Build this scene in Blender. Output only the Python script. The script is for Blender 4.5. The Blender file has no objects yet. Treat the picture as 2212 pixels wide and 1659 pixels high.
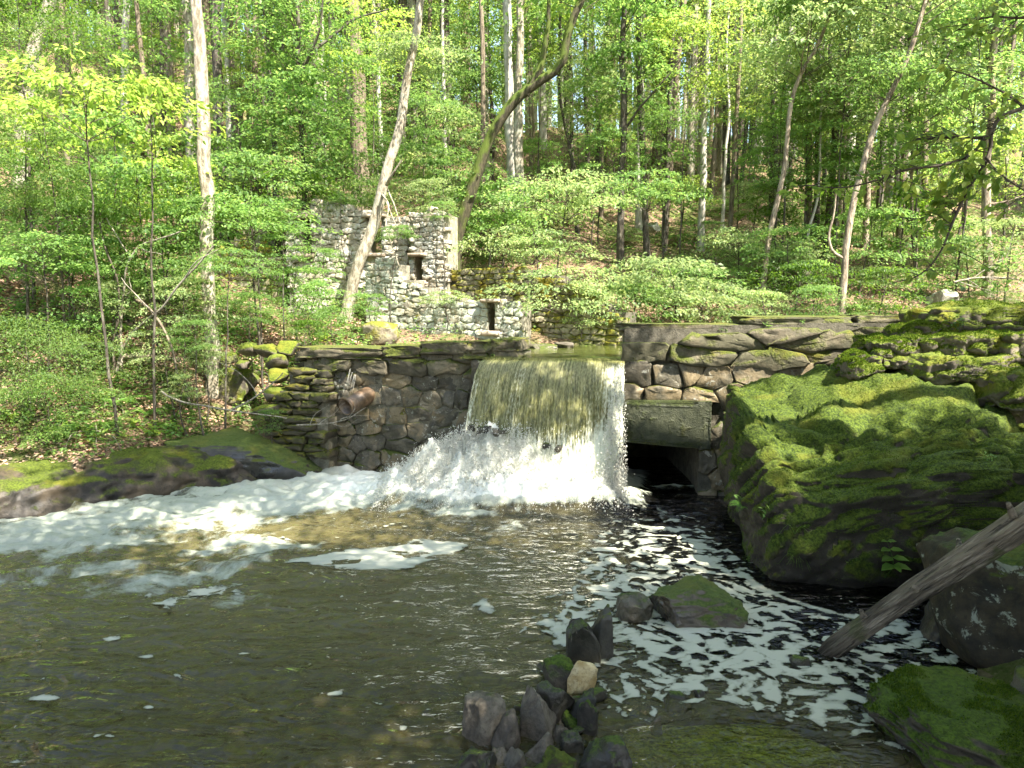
import bpy, bmesh, math, random
import numpy as np
from mathutils import Vector, Matrix, Quaternion

# ------------------------------------------------------------------ camera, light, exposure
SC = bpy.context.scene
COL = SC.collection
F_PX, CX, CY = 1522.0, 1106.0, 829.5          # photograph measured on a 2212 x 1659 grid
EYE = 2.74
PITCH = math.atan((829.5 - 660.0) / F_PX)
cam_d = bpy.data.cameras.new('camera')
cam_d.sensor_width = 36.0
cam_d.lens = 36.0 * F_PX / 2212.0
cam_d.clip_start = 0.05
cam_d.clip_end = 2000.0
cam = bpy.data.objects.new('camera', cam_d)
cam.location = (0, 0, EYE)
cam.rotation_euler = (math.pi / 2 - PITCH, 0, 0)
COL.objects.link(cam)
SC.camera = cam

SUN = Vector((0.50, -0.50, 0.95)).normalized()
SUN_EL = math.asin(SUN.z)
SUN_AZ = math.atan2(SUN.x, SUN.y)
w = bpy.data.worlds.new('World')
SC.world = w
w.use_nodes = True
wn = w.node_tree
bg = wn.nodes['Background']
sky = wn.nodes.new('ShaderNodeTexSky')
sky.sky_type = 'NISHITA'
sky.sun_disc = False
sky.sun_elevation = SUN_EL
sky.sun_rotation = SUN_AZ
sky.air_density = 1.2
sky.dust_density = 2.0
wn.links.new(sky.outputs[0], bg.inputs[0])
bg.inputs[1].default_value = 0.12
sl = bpy.data.lights.new('sun', 'SUN')
sl.energy = 5.0
sl.angle = math.radians(0.5)
sl.color = (1.0, 0.95, 0.86)
so = bpy.data.objects.new('sun', sl)
so.rotation_euler = SUN.to_track_quat('Z', 'Y').to_euler()
so.location = SUN * 40
COL.objects.link(so)
SC.view_settings.view_transform = 'Standard'
SC.view_settings.look = 'None'
SC.view_settings.exposure = 2.2
SC.view_settings.use_white_balance = True
SC.view_settings.white_balance_temperature = 6850
SC.view_settings.gamma = 1.0
SC.view_settings.use_curve_mapping = False
SC.render.engine = 'CYCLES'
cy = SC.cycles
cy.max_bounces = 6
cy.diffuse_bounces = 4
cy.glossy_bounces = 3
cy.transmission_bounces = 4
cy.transparent_max_bounces = 10
cy.caustics_reflective = False
cy.caustics_refractive = False
cy.use_adaptive_sampling = True
cy.adaptive_threshold = 0.02
cy.use_denoising = True
try:
    cy.denoiser = 'OPENIMAGEDENOISE'
    cy.denoising_prefilter = 'ACCURATE'
except Exception:
    pass

# ------------------------------------------------------------------ picking points in the place
SP, CP = math.sin(PITCH), math.cos(PITCH)


def ray(px, py):
    x = (px - CX) / F_PX
    u = (CY - py) / F_PX
    return np.array([x, CP + u * SP, -SP + u * CP])


def PY(px, py, Y):
    d = ray(px, py)
    t = Y / d[1]
    return np.array([d[0] * t, Y, EYE + d[2] * t])


def PZ(px, py, z=0.0):
    d = ray(px, py)
    t = (z - EYE) / d[2]
    return np.array([d[0] * t, d[1] * t, z])


# ------------------------------------------------------------------ noise
_rs = np.random.RandomState(7)
_perm = _rs.permutation(256)
_perm = np.concatenate([_perm, _perm, _perm]).astype(np.int64)
_g3 = _rs.normal(size=(256, 3))
_g3 /= np.linalg.norm(_g3, axis=1)[:, None]


def pn(x, y, z=0.0):
    x, y, z = np.broadcast_arrays(np.asarray(x, float), np.asarray(y, float), np.asarray(z, float))
    xi, yi, zi = np.floor(x).astype(np.int64), np.floor(y).astype(np.int64), np.floor(z).astype(np.int64)
    xf, yf, zf = x - xi, y - yi, z - zi
    u, v, q = [t * t * t * (t * (t * 6 - 15) + 10) for t in (xf, yf, zf)]
    out = 0
    for a in (0, 1):
        wa = u if a else 1 - u
        for b in (0, 1):
            wb = v if b else 1 - v
            for c in (0, 1):
                wc = q if c else 1 - q
                g = _g3[_perm[_perm[_perm[(xi + a) & 255] + ((yi + b) & 255)] + ((zi + c) & 255)]]
                out = out + wa * wb * wc * (g[..., 0] * (xf - a) + g[..., 1] * (yf - b) + g[..., 2] * (zf - c))
    return out * 1.5


def fbm(x, y, z=0.0, o=4, lac=2.07, gain=0.5):
    s, a, f = 0, 1.0, 1.0
    for i in range(o):
        s = s + a * pn(np.asarray(x) * f + 13.1 * i, np.asarray(y) * f + 7.7 * i, np.asarray(z) * f + 3.3 * i)
        a *= gain
        f *= lac
    return s


def ss(x, a, b):
    t = np.clip((np.asarray(x, float) - a) / (b - a), 0, 1)
    return t * t * (3 - 2 * t)


# ------------------------------------------------------------------ mesh helpers
class MB:
    def __init__(self):
        self.v, self.f, self.m, self.r, self.n = [], [], [], [], 0

    def add(self, V, F, mat=0, rnd=None):
        V = np.asarray(V, float).reshape(-1, 3)
        F = np.asarray(F, np.int64)
        self.f.append((F + self.n, mat))
        self.v.append(V)
        self.r.append(np.zeros(len(V)) if rnd is None else np.broadcast_to(np.asarray(rnd, float), (len(V),)))
        self.n += len(V)

    def mesh(self, name, mats, smooth=True):
        V = np.concatenate(self.v)
        me = bpy.data.meshes.new(name)
        me.vertices.add(len(V))
        me.vertices.foreach_set('co', V.ravel())
        starts, loops, mi, s = [], [], [], 0
        for F, m in self.f:
            k = F.shape[1]
            starts.append(s + np.arange(len(F)) * k)
            loops.append(F.ravel())
            mi.append(np.full(len(F), m))
            s += len(F) * k
        loops = np.concatenate(loops)
        starts = np.concatenate(starts)
        me.loops.add(len(loops))
        me.loops.foreach_set('vertex_index', loops.astype(np.int32))
        me.polygons.add(len(starts))
        me.polygons.foreach_set('loop_start', starts.astype(np.int32))
        me.polygons.foreach_set('material_index', np.concatenate(mi).astype(np.int32))
        me.polygons.foreach_set('use_smooth', np.full(len(starts), smooth))
        me.update(calc_edges=True)
        me.validate()
        a = me.attributes.new('rnd', 'FLOAT', 'POINT')
        a.data.foreach_set('value', np.concatenate(self.r).astype(np.float32))
        for m in (mats if isinstance(mats, (list, tuple)) else [mats]):
            me.materials.append(m)
        return me

    def build(self, name, mats, parent=None, smooth=True, loc=None):
        return link(name, self.mesh(name, mats, smooth), parent, loc)


def link(name, data, parent=None, loc=None):
    o = bpy.data.objects.new(name, data)
    COL.objects.link(o)
    if parent is not None:
        o.parent = parent
    if loc is not None:
        o.location = loc
    return o


def thing(name, label, cat, loc=(0, 0, 0), group=None):
    o = link(name, None, None, loc)
    o.empty_display_size = 0.2
    return tag(o, label, cat, group)


def tag(o, label=None, cat=None, group=None, kind=None):
    if label: o['label'] = label
    if cat: o['category'] = cat
    if group: o['group'] = group
    if kind: o['kind'] = kind
    return o


def tube(P, R, sides=8, rough=0.0, seed=0, cap=True):
    P = np.asarray(P, float)
    n = len(P)
    R = np.broadcast_to(np.asarray(R, float), (n,))
    T = np.gradient(P, axis=0)
    T /= np.linalg.norm(T, axis=1)[:, None] + 1e-9
    ref = np.array([0.31, 0.17, 1.0]) if abs(T[:, 2]).mean() < 0.8 else np.array([1.0, 0.13, 0.0])
    A = np.cross(T, ref)
    A /= np.linalg.norm(A, axis=1)[:, None] + 1e-9
    B = np.cross(T, A)
    th = np.linspace(0, 2 * math.pi, sides, endpoint=False)
    rr = R[:, None] * np.ones(sides)
    if rough:
        rr = rr * (1 + rough * pn(np.cos(th)[None, :] * 2.0 + seed, np.sin(th)[None, :] * 2.0, np.arange(n)[:, None] * 0.25)
                   + 0.5 * rough * pn(np.cos(th)[None, :] * 5.0 + seed, np.sin(th)[None, :] * 5.0, np.arange(n)[:, None] * 0.5))
    V = P[:, None, :] + rr[..., None] * (np.cos(th)[None, :, None] * A[:, None, :] + np.sin(th)[None, :, None] * B[:, None, :])
    i = np.arange(n - 1)[:, None] * sides
    j = np.arange(sides)[None, :]
    k = (j + 1) % sides
    Fq = np.stack([i + j, i + k, i + sides + k, i + sides + j], -1).reshape(-1, 4)
    return V.reshape(-1, 3), Fq


def add_tube(mb, P, R, sides=8, mat=0, rough=0.0, seed=0, caps=False):
    V, Fq = tube(P, R, sides, rough, seed)
    b = mb.n
    mb.add(V, Fq, mat)
    if caps:
        n = len(V) // sides
        for ring, rev in ((0, True), (n - 1, False)):
            c = V[ring * sides:(ring + 1) * sides]
            VV = np.vstack([c, c.mean(0)])
            T3 = [[j, (j + 1) % sides, sides] if not rev else [(j + 1) % sides, j, sides] for j in range(sides)]
            mb.add(VV, T3, mat)


def smooth_path(pts, n=24, jit=0.0, seed=0):
    pts = np.asarray(pts, float)
    d = np.r_[0, np.cumsum(np.linalg.norm(np.diff(pts, axis=0), axis=1))]
    t = np.linspace(0, d[-1], n)
    if len(pts) > 2:
        m = np.gradient(pts, d, axis=0)
        out = np.zeros((n, 3))
        idx = np.clip(np.searchsorted(d, t, side='right') - 1, 0, len(d) - 2)
        h = d[idx + 1] - d[idx]
        s = ((t - d[idx]) / h)[:, None]
        h = h[:, None]
        out = (2*s**3-3*s**2+1)*pts[idx] + (s**3-2*s**2+s)*h*m[idx] + (-2*s**3+3*s**2)*pts[idx+1] + (s**3-s**2)*h*m[idx+1]
    else:
        out = pts[0] + (pts[-1] - pts[0]) * (t / d[-1])[:, None]
    if jit:
        e = np.minimum(1, np.minimum(np.arange(n), n - 1 - np.arange(n)) / 2.0)
        for c in range(3):
            out[:, c] += jit * e * fbm(t * 0.9 + seed * 5.3, seed * 1.7 + c * 9.1, 0, 3)
    return out


_ico = {}


def ico(k):
    if k not in _ico:
        bm = bmesh.new()
        bmesh.ops.create_icosphere(bm, subdivisions=k, radius=1.0)
        V = np.array([v.co[:] for v in bm.verts])
        Fc = np.array([[v.index for v in f.verts] for f in bm.faces])
        bm.free()
        _ico[k] = (V, Fc)
    return _ico[k]


def rock_shape(rad, seed, k=4, boxy=0.7, cuts=10, amp=0.12, fine=0.03, lo=0.62, rz=0.0, tilt=(0, 0)):
    V, Fc = ico(k)
    rs = np.random.RandomState(seed)
    p = np.sign(V) * np.abs(V) ** boxy
    p /= np.max(np.abs(p), axis=1)[:, None] ** 0.35
    for i in range(cuts):
        nrm = rs.normal(size=3)
        nrm /= np.linalg.norm(nrm)
        d = rs.uniform(lo, 0.95)
        t = p @ nrm
        p = p - np.maximum(0, t - d)[:, None] * nrm
    o = rs.uniform(0, 50, 3)
    n1 = fbm(p[:, 0] * 1.3 + o[0], p[:, 1] * 1.3 + o[1], p[:, 2] * 1.3 + o[2], 3)
    n2 = fbm(p[:, 0] * 5 + o[1], p[:, 1] * 5 + o[2], p[:, 2] * 7 + o[0], 3)
    p = p * (1 + amp * n1 + fine * n2)[:, None]
    p = p * np.asarray(rad)
    R = np.array(Matrix.Rotation(rz, 3, 'Z') @ Matrix.Rotation(tilt[0], 3, 'X') @ Matrix.Rotation(tilt[1], 3, 'Y'))
    return p @ R.T, Fc


# ------------------------------------------------------------------ materials
class NT:
    def __init__(self, name, disp=False):
        self.mat = bpy.data.materials.new(name)
        self.mat.use_nodes = True
        self.t = self.mat.node_tree
        self.t.nodes.clear()
        self.out = self.t.nodes.new('ShaderNodeOutputMaterial')
        self.geo = self.t.nodes.new('ShaderNodeNewGeometry')
        self.pos = self.geo.outputs['Position']

    def sock(self, s, v):
        if isinstance(v, bpy.types.NodeSocket):
            self.t.links.new(v, s)
        elif isinstance(v, bpy.types.Node):
            self.t.links.new(v.outputs[0], s)
        elif s.type == 'RGBA' and not isinstance(v, (int, float)):
            s.default_value = (v[0], v[1], v[2], 1)
        else:
            s.default_value = v

    def n(self, ty, props=None, **kw):
        nd = self.t.nodes.new('ShaderNode' + ty)
        for k, v in (props or {}).items():
            setattr(nd, k, v)
        for k, v in kw.items():
            self.sock(nd.inputs[int(k[1:])] if k[0] == 'i' and k[1:].isdigit() else nd.inputs[k.replace('_', ' ')], v)
        return nd

    def m(self, op, a, b=0.0, c=None, clamp=False):
        nd = self.t.nodes.new('ShaderNodeMath')
        nd.operation = op
        nd.use_clamp = clamp
        self.sock(nd.inputs[0], a)
        self.sock(nd.inputs[1], b)
        if c is not None: self.sock(nd.inputs[2], c)
        return nd.outputs[0]

    def mix(self, f, a, b, blend='MIX'):
        nd = self.t.nodes.new('ShaderNodeMix')
        nd.data_type = 'RGBA'
        nd.blend_type = blend
        self.sock(nd.inputs[0], f)
        self.sock(nd.inputs[6], a)
        self.sock(nd.inputs[7], b)
        return nd.outputs[2]

    def noise(self, scale, detail=3, rough=0.55, vec=None, dist=0.0, sc=None):
        v = vec or self.pos
        if sc is not None:
            v = self.n('VectorMath', {'operation': 'MULTIPLY'}, i0=v, i1=sc).outputs[0]
        nd = self.n('TexNoise', None, Vector=v, Scale=scale, Detail=detail, Roughness=rough, Distortion=dist)
        return nd.outputs[0]

    def step(self, x, a, b):
        nd = self.n('MapRange', {'interpolation_type': 'SMOOTHSTEP'}, i0=x, i1=a, i2=b, i3=0.0, i4=1.0)
        return nd.outputs[0]

    def bump(self, h, strength=0.5, dist=0.02, normal=None):
        nd = self.n('Bump', None, Strength=strength, Distance=dist, Height=h)
        if normal is not None: self.sock(nd.inputs['Normal'], normal)
        return nd.outputs[0]

    def bsdf(self, col, rough=0.8, spec=0.3, normal=None, **kw):
        p = self.n('BsdfPrincipled', None, Base_Color=col, Roughness=rough, **kw)
        p.inputs['Specular IOR Level'].default_value = spec
        if normal is not None: self.sock(p.inputs['Normal'], normal)
        return p.outputs[0]

    def done(self, sh):
        self.t.links.new(sh, self.out.inputs[0])
        return self.mat


def stone_mat(name, c1, c2, c3=None, moss=0.0, moss_c=(0.07, 0.10, 0.012), moss_c2=(0.03, 0.055, 0.008), rough=0.75, wet=0.0,
              scale=4.0, lichen=0.0, bumpd=0.02, upbias=0.55, lich_c=(0.42, 0.44, 0.36), spec=0.35, crease=False):
    N = NT(name)
    oi = N.n('ObjectInfo').outputs['Random']
    a = N.noise(scale, 5, 0.65)
    b = N.noise(scale * 5.3, 4, 0.7)
    col = N.mix(N.step(a, 0.35, 0.65), c1, c2)
    if c3: col = N.mix(N.step(N.m('ADD', N.noise(scale * 0.45, 3), N.m('MULTIPLY', N.m('SUBTRACT', oi, 0.5), 0.35)), 0.5, 0.62), col, c3)
    col = N.mix(1.0, col, N.n('CombineColor', None, i0=N.m('ADD', N.m('MULTIPLY', oi, 0.5), 0.72), i1=N.m('ADD', N.m('MULTIPLY', oi, 0.5), 0.72), i2=N.m('ADD', N.m('MULTIPLY', oi, 0.42), 0.74)).outputs[0], 'MULTIPLY')
    col = N.mix(N.m('MULTIPLY', N.step(b, 0.5, 0.62), 0.4), col, (c1[0] * .4, c1[1] * .4, c1[2] * .4))
    if lichen:
        l = N.step(N.m('ADD', N.noise(scale * 2.2, 6, 0.7, dist=0.4), N.m('MULTIPLY', N.noise(scale * .5, 2), 0.5)), 0.9 - lichen * 0.3, 0.95 - lichen * 0.3)
        col = N.mix(N.m('MULTIPLY', l, 0.85), col, lich_c)
    h = N.m('ADD', N.m('MULTIPLY', a, 0.7), N.m('MULTIPLY', b, 0.45))
    rr = N.m('SUBTRACT', rough, N.m('MULTIPLY', N.step(N.noise(scale * .8, 3), 0.42, 0.6), wet))
    if moss:
        nz = N.n('SeparateXYZ', None, i0=N.geo.outputs['Normal']).outputs[2]
        f = N.m('ADD', N.m('MULTIPLY', nz, upbias), N.m('ADD', N.m('MULTIPLY', N.noise(scale * 0.7, 5, 0.65), 1.5), moss - 1.25))
        if crease:
            cr = N.n('Attribute', {'attribute_name': 'rnd'}).outputs['Fac']
            f = N.m('SUBTRACT', f, N.m('MULTIPLY', cr, 0.55))
        f = N.step(f, 0.0, 0.28)
        g = N.noise(38, 4, 0.7)
        mc = N.mix(N.step(g, 0.35, 0.65), moss_c2, moss_c)
        mc = N.mix(N.m('MULTIPLY', N.step(N.noise(2.1, 3), 0.5, 0.7), 0.55), mc, (moss_c[0] * 1.5, moss_c[1] * 1.05, moss_c[2]))
        col = N.mix(f, col, mc)
        h = N.m('ADD', h, N.m('MULTIPLY', f, N.m('ADD', N.m('MULTIPLY', g, 1.0), 0.5)))
        rr = N.m('ADD', N.m('MULTIPLY', rr, N.m('SUBTRACT', 1.0, f)), N.m('MULTIPLY', f, 0.95))
    return N.done(N.bsdf(col, rr, spec, N.bump(h, 0.9, bumpd)))


def leaf_mat(name, c, ct, var=0.35, trans=0.45, spec=0.35, rough=0.5):
    N = NT(name)
    r = N.n('Attribute', {'attribute_name': 'rnd'}).outputs['Fac']
    oi = N.n('ObjectInfo').outputs['Random']
    k = N.m('ADD', N.m('MULTIPLY', r, var * 2), 1 - var)
    k = N.m('MULTIPLY', k, N.m('ADD', N.m('MULTIPLY', oi, 0.35), 0.82))
    kk = N.n('CombineColor', None, i0=N.m('MULTIPLY', k, N.m('ADD', 0.8, N.m('MULTIPLY', r, 0.4))), i1=k, i2=k).outputs[0]
    c1 = N.mix(1.0, c, kk, 'MULTIPLY')
    c2 = N.mix(1.0, ct, kk, 'MULTIPLY')
    d = N.bsdf(c1, rough, spec)
    t = N.n('BsdfTranslucent', None, Color=c2).outputs[0]
    return N.done(N.n('MixShader', None, i0=trans, i1=d, i2=t).outputs[0])


def bark_mat(name, c1, c2, scale=7.0, stretch=0.16, moss=0.0, lichen=0.0, bd=0.02):
    N = NT(name)
    a = N.noise(scale * 2.2, 5, 0.65, sc=(1, 1, stretch))
    b = N.noise(scale * 7, 4, 0.7, sc=(1, 1, 0.4))
    oi = N.n('ObjectInfo').outputs['Random']
    col = N.mix(N.step(a, 0.36, 0.62), c1, c2)
    col = N.mix(N.m('MULTIPLY', N.step(b, 0.5, 0.65), 0.35), col, (c1[0] * .5, c1[1] * .5, c1[2] * .5))
    if lichen:
        col = N.mix(N.m('MULTIPLY', N.step(N.noise(scale * .8, 5, 0.6), 0.52, 0.62), lichen), col, (0.38, 0.40, 0.32))
    if moss:
        nz = N.n('SeparateXYZ', None, i0=N.geo.outputs['Normal']).outputs[2]
        f = N.step(N.m('ADD', N.m('MULTIPLY', nz, 0.5), N.m('ADD', N.noise(3.0, 4), moss - 1.0)), 0.0, 0.25)
        col = N.mix(f, col, (0.07, 0.10, 0.015))
    return N.done(N.bsdf(col, 0.85, 0.25, N.bump(N.m('ADD', a, N.m('MULTIPLY', b, 0.4)), 1.0, bd)))


M = {}
M['ruin'] = stone_mat('pale_ruin_stone', (0.35, 0.31, 0.24), (0.44, 0.40, 0.32), (0.28, 0.25, 0.195), moss=0.12, rough=0.9, scale=5, lichen=0.5, lich_c=(0.46, 0.46, 0.41), upbias=0.3)
M['ruin_low'] = stone_mat('lichen_ruin_stone', (0.26, 0.24, 0.18), (0.40, 0.37, 0.29), (0.19, 0.18, 0.13), moss=0.36, moss_c=(0.16, 0.17, 0.02), rough=0.9, scale=5, lichen=0.7, lich_c=(0.36, 0.39, 0.33), upbias=0.3)
M['ruin_moss'] = stone_mat('mossy_retaining_stone', (0.20, 0.17, 0.12), (0.33, 0.30, 0.23), None, moss=0.62, moss_c=(0.17, 0.17, 0.02), moss_c2=(0.07, 0.09, 0.012), rough=0.9, scale=3, upbias=0.3)
M['core'] = stone_mat('rubble_core', (0.09, 0.082, 0.06), (0.17, 0.155, 0.12), None, moss=0.2, rough=0.95, scale=9, bumpd=0.03)
M['mortar'] = stone_mat('pale_rubble_core', (0.19, 0.175, 0.135), (0.30, 0.28, 0.22), None, moss=0.15, rough=0.95, scale=9, bumpd=0.03)
M['dam'] = stone_mat('wet_dam_stone', (0.060, 0.053, 0.036), (0.125, 0.110, 0.078), (0.155, 0.122, 0.074), moss=0.28, moss_c=(0.085, 0.10, 0.015), rough=0.65, wet=0.3, scale=6, lichen=0.12, spec=0.35, lich_c=(0.3, 0.3, 0.25))
M['dam_top'] = stone_mat('mossy_coping_stone', (0.09, 0.08, 0.052), (0.17, 0.145, 0.10), (0.075, 0.07, 0.045), moss=0.5, moss_c=(0.10, 0.115, 0.018), moss_c2=(0.045, 0.06, 0.012), rough=0.8, scale=4, upbias=0.4)
M['abut'] = stone_mat('mossy_abutment_stone', (0.05, 0.045, 0.03), (0.10, 0.085, 0.055), (0.07, 0.06, 0.04), moss=0.52, moss_c=(0.10, 0.11, 0.015), moss_c2=(0.035, 0.045, 0.01), rough=0.8, wet=0.2, scale=3.5, upbias=0.5)
M['slab'] = stone_mat('dark_slab_stone', (0.035, 0.042, 0.022), (0.07, 0.078, 0.042), (0.05, 0.065, 0.025), moss=0.5, moss_c=(0.055, 0.07, 0.02), moss_c2=(0.03, 0.042, 0.012), rough=0.62, wet=0.2, scale=9, bumpd=0.03)
M['boulder'] = stone_mat('mossy_boulder_stone', (0.022, 0.02, 0.015), (0.06, 0.05, 0.04), (0.04, 0.034, 0.026), moss=0.74, moss_c=(0.085, 0.125, 0.012), moss_c2=(0.016, 0.032, 0.004), rough=0.8, scale=2.3, upbias=0.8, bumpd=0.03, crease=True)
M['ledge'] = stone_mat('mossy_ledge_stone', (0.08, 0.07, 0.055), (0.19, 0.16, 0.125), None, moss=0.62, moss_c=(0.12, 0.15, 0.015), moss_c2=(0.05, 0.075, 0.008), rough=0.85, scale=2.6, upbias=0.6)
M['wetrock'] = stone_mat('wet_bank_rock', (0.02, 0.019, 0.016), (0.05, 0.044, 0.037), (0.065, 0.05, 0.035), moss=0.27, moss_c=(0.075, 0.105, 0.012), moss_c2=(0.035, 0.06, 0.006), rough=0.6, wet=0.35, scale=2.6, upbias=0.8, spec=0.6)
M['bankrock'] = stone_mat('brown_bank_rock', (0.014, 0.013, 0.011), (0.04, 0.033, 0.026), (0.055, 0.042, 0.027), moss=0.30, moss_c=(0.09, 0.12, 0.012), moss_c2=(0.035, 0.05, 0.006), rough=0.75, wet=0.22, scale=3.2, upbias=0.45, spec=0.3)
M['darkrock'] = stone_mat('dark_pool_rock', (0.020, 0.019, 0.014), (0.052, 0.048, 0.036), (0.07, 0.06, 0.042), moss=0.16, moss_c=(0.08, 0.12, 0.012), moss_c2=(0.03, 0.05, 0.006), rough=0.6, wet=0.25, scale=5, upbias=0.6, spec=0.5)
M['greyrock'] = stone_mat('dry_cobble_rock', (0.075, 0.063, 0.048), (0.165, 0.145, 0.115), None, moss=0.08, rough=0.75, scale=8, upbias=0.4)
M['mossrock'] = stone_mat('green_moss_rock', (0.03, 0.028, 0.022), (0.07, 0.06, 0.045), None, moss=0.50, moss_c=(0.07, 0.115, 0.010), moss_c2=(0.025, 0.045, 0.006), rough=0.7, scale=3.2, upbias=0.5)
M['subrock'] = stone_mat('submerged_mossy_stone', (0.14, 0.13, 0.06), (0.28, 0.25, 0.15), None, moss=0.70, moss_c=(0.38, 0.46, 0.04), moss_c2=(0.12, 0.16, 0.02), rough=0.9, scale=4, upbias=0.4)
M['lichrock'] = stone_mat('lichen_boulder_rock', (0.022, 0.02, 0.014), (0.065, 0.05, 0.027), (0.10, 0.07, 0.03), moss=0.22, rough=0.8, scale=3, lichen=0.06, lich_c=(0.28, 0.30, 0.23))
M['palerock'] = stone_mat('pale_bank_rock', (0.25, 0.23, 0.18), (0.38, 0.36, 0.30), None, moss=0.15, rough=0.85, scale=5, lichen=0.5)
M['tanrock'] = stone_mat('tan_rock', (0.38, 0.28, 0.12), (0.55, 0.46, 0.27), None, moss=0.0, rough=0.7, scale=9)
M['bark_pale'] = bark_mat('pale_shaggy_bark', (0.15, 0.13, 0.09), (0.38, 0.34, 0.27), 7, 0.35, lichen=0.4, bd=0.03)
M['bark_grey'] = bark_mat('grey_smooth_bark', (0.26, 0.24, 0.205), (0.46, 0.44, 0.39), 4, 0.3, lichen=0.3, bd=0.01)
M['bark_brown'] = bark_mat('brown_furrowed_bark', (0.09, 0.07, 0.05), (0.22, 0.18, 0.13), 9, 0.13, bd=0.035)
M['bark_dark'] = bark_mat('dark_bark', (0.04, 0.035, 0.028), (0.10, 0.085, 0.065), 9, 0.2, lichen=0.15)
M['bark_moss'] = bark_mat('mossy_bark', (0.03, 0.027, 0.016), (0.07, 0.062, 0.035), 9, 0.2, moss=0.62)
M['bark_tan'] = bark_mat('tan_flaking_bark', (0.14, 0.11, 0.08), (0.36, 0.30, 0.23), 8, 0.25)
M['twig'] = bark_mat('pale_twig', (0.13, 0.115, 0.085), (0.32, 0.29, 0.24), 12, 0.5, bd=0.004)
M['twig_dark'] = bark_mat('dark_twig', (0.05, 0.042, 0.032), (0.11, 0.09, 0.07), 12, 0.5, bd=0.004)
M['leaf_y'] = leaf_mat('yellow_green_leaf', (0.18, 0.27, 0.05), (0.52, 0.70, 0.13))
M['leaf_m'] = leaf_mat('fresh_green_leaf', (0.10, 0.18, 0.05), (0.34, 0.56, 0.13))
M['leaf_p'] = leaf_mat('pale_green_leaf', (0.20, 0.27, 0.11), (0.42, 0.56, 0.19))
M['leaf_d'] = leaf_mat('deep_green_leaf', (0.06, 0.12, 0.02), (0.22, 0.40, 0.04))
M['leaf_f'] = leaf_mat('needle_green_leaf', (0.10, 0.17, 0.045), (0.36, 0.54, 0.11))
M['fern'] = leaf_mat('fern_green', (0.10, 0.21, 0.04), (0.22, 0.42, 0.07))
M['litter'] = leaf_mat('dead_leaf', (0.40, 0.28, 0.20), (0.26, 0.16, 0.09), var=0.5, trans=0.12, rough=0.7)
M['mossfib'] = leaf_mat('moss_fibre', (0.075, 0.125, 0.012), (0.11, 0.18, 0.014), var=0.5, trans=0.35, rough=0.8, spec=0.1)


def ground_mat():
    N = NT('forest_floor')
    a = N.noise(1.1, 4, 0.6)
    b = N.noise(9, 5, 0.7)
    c = N.noise(30, 4, 0.75)
    col = N.mix(N.step(b, 0.35, 0.62), (0.10, 0.065, 0.04), (0.30, 0.20, 0.135))
    col = N.mix(N.step(c, 0.5, 0.66), col, (0.42, 0.30, 0.22))
    col = N.mix(N.m('MULTIPLY', N.step(c, 0.48, 0.36), 0.6), col, (0.05, 0.035, 0.02))
    col = N.mix(N.m('MULTIPLY', N.step(N.m('ADD', a, N.m('MULTIPLY', b, 0.35)), 0.62, 0.8), 0.85), col, (0.07, 0.11, 0.02))
    return N.done(N.bsdf(col, 0.9, 0.15, N.bump(N.m('ADD', b, c), 1.0, 0.05)))


M['ground'] = ground_mat()


def bed_mat():
    N = NT('pool_bed')
    v = N.n('TexVoronoi', None, Vector=N.pos, Scale=6.0)
    b = N.noise(3, 5, 0.65)
    col = N.mix(N.step(b, 0.35, 0.65), (0.05, 0.045, 0.025), (0.17, 0.145, 0.08))
    col = N.mix(N.m('MULTIPLY', N.step(v.outputs['Distance'], 0.3, 0.55), 0.6), col, (0.03, 0.028, 0.016))
    return N.done(N.bsdf(col, 0.9, 0.1, N.bump(v.outputs['Distance'], 0.6, 0.05)))


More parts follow.
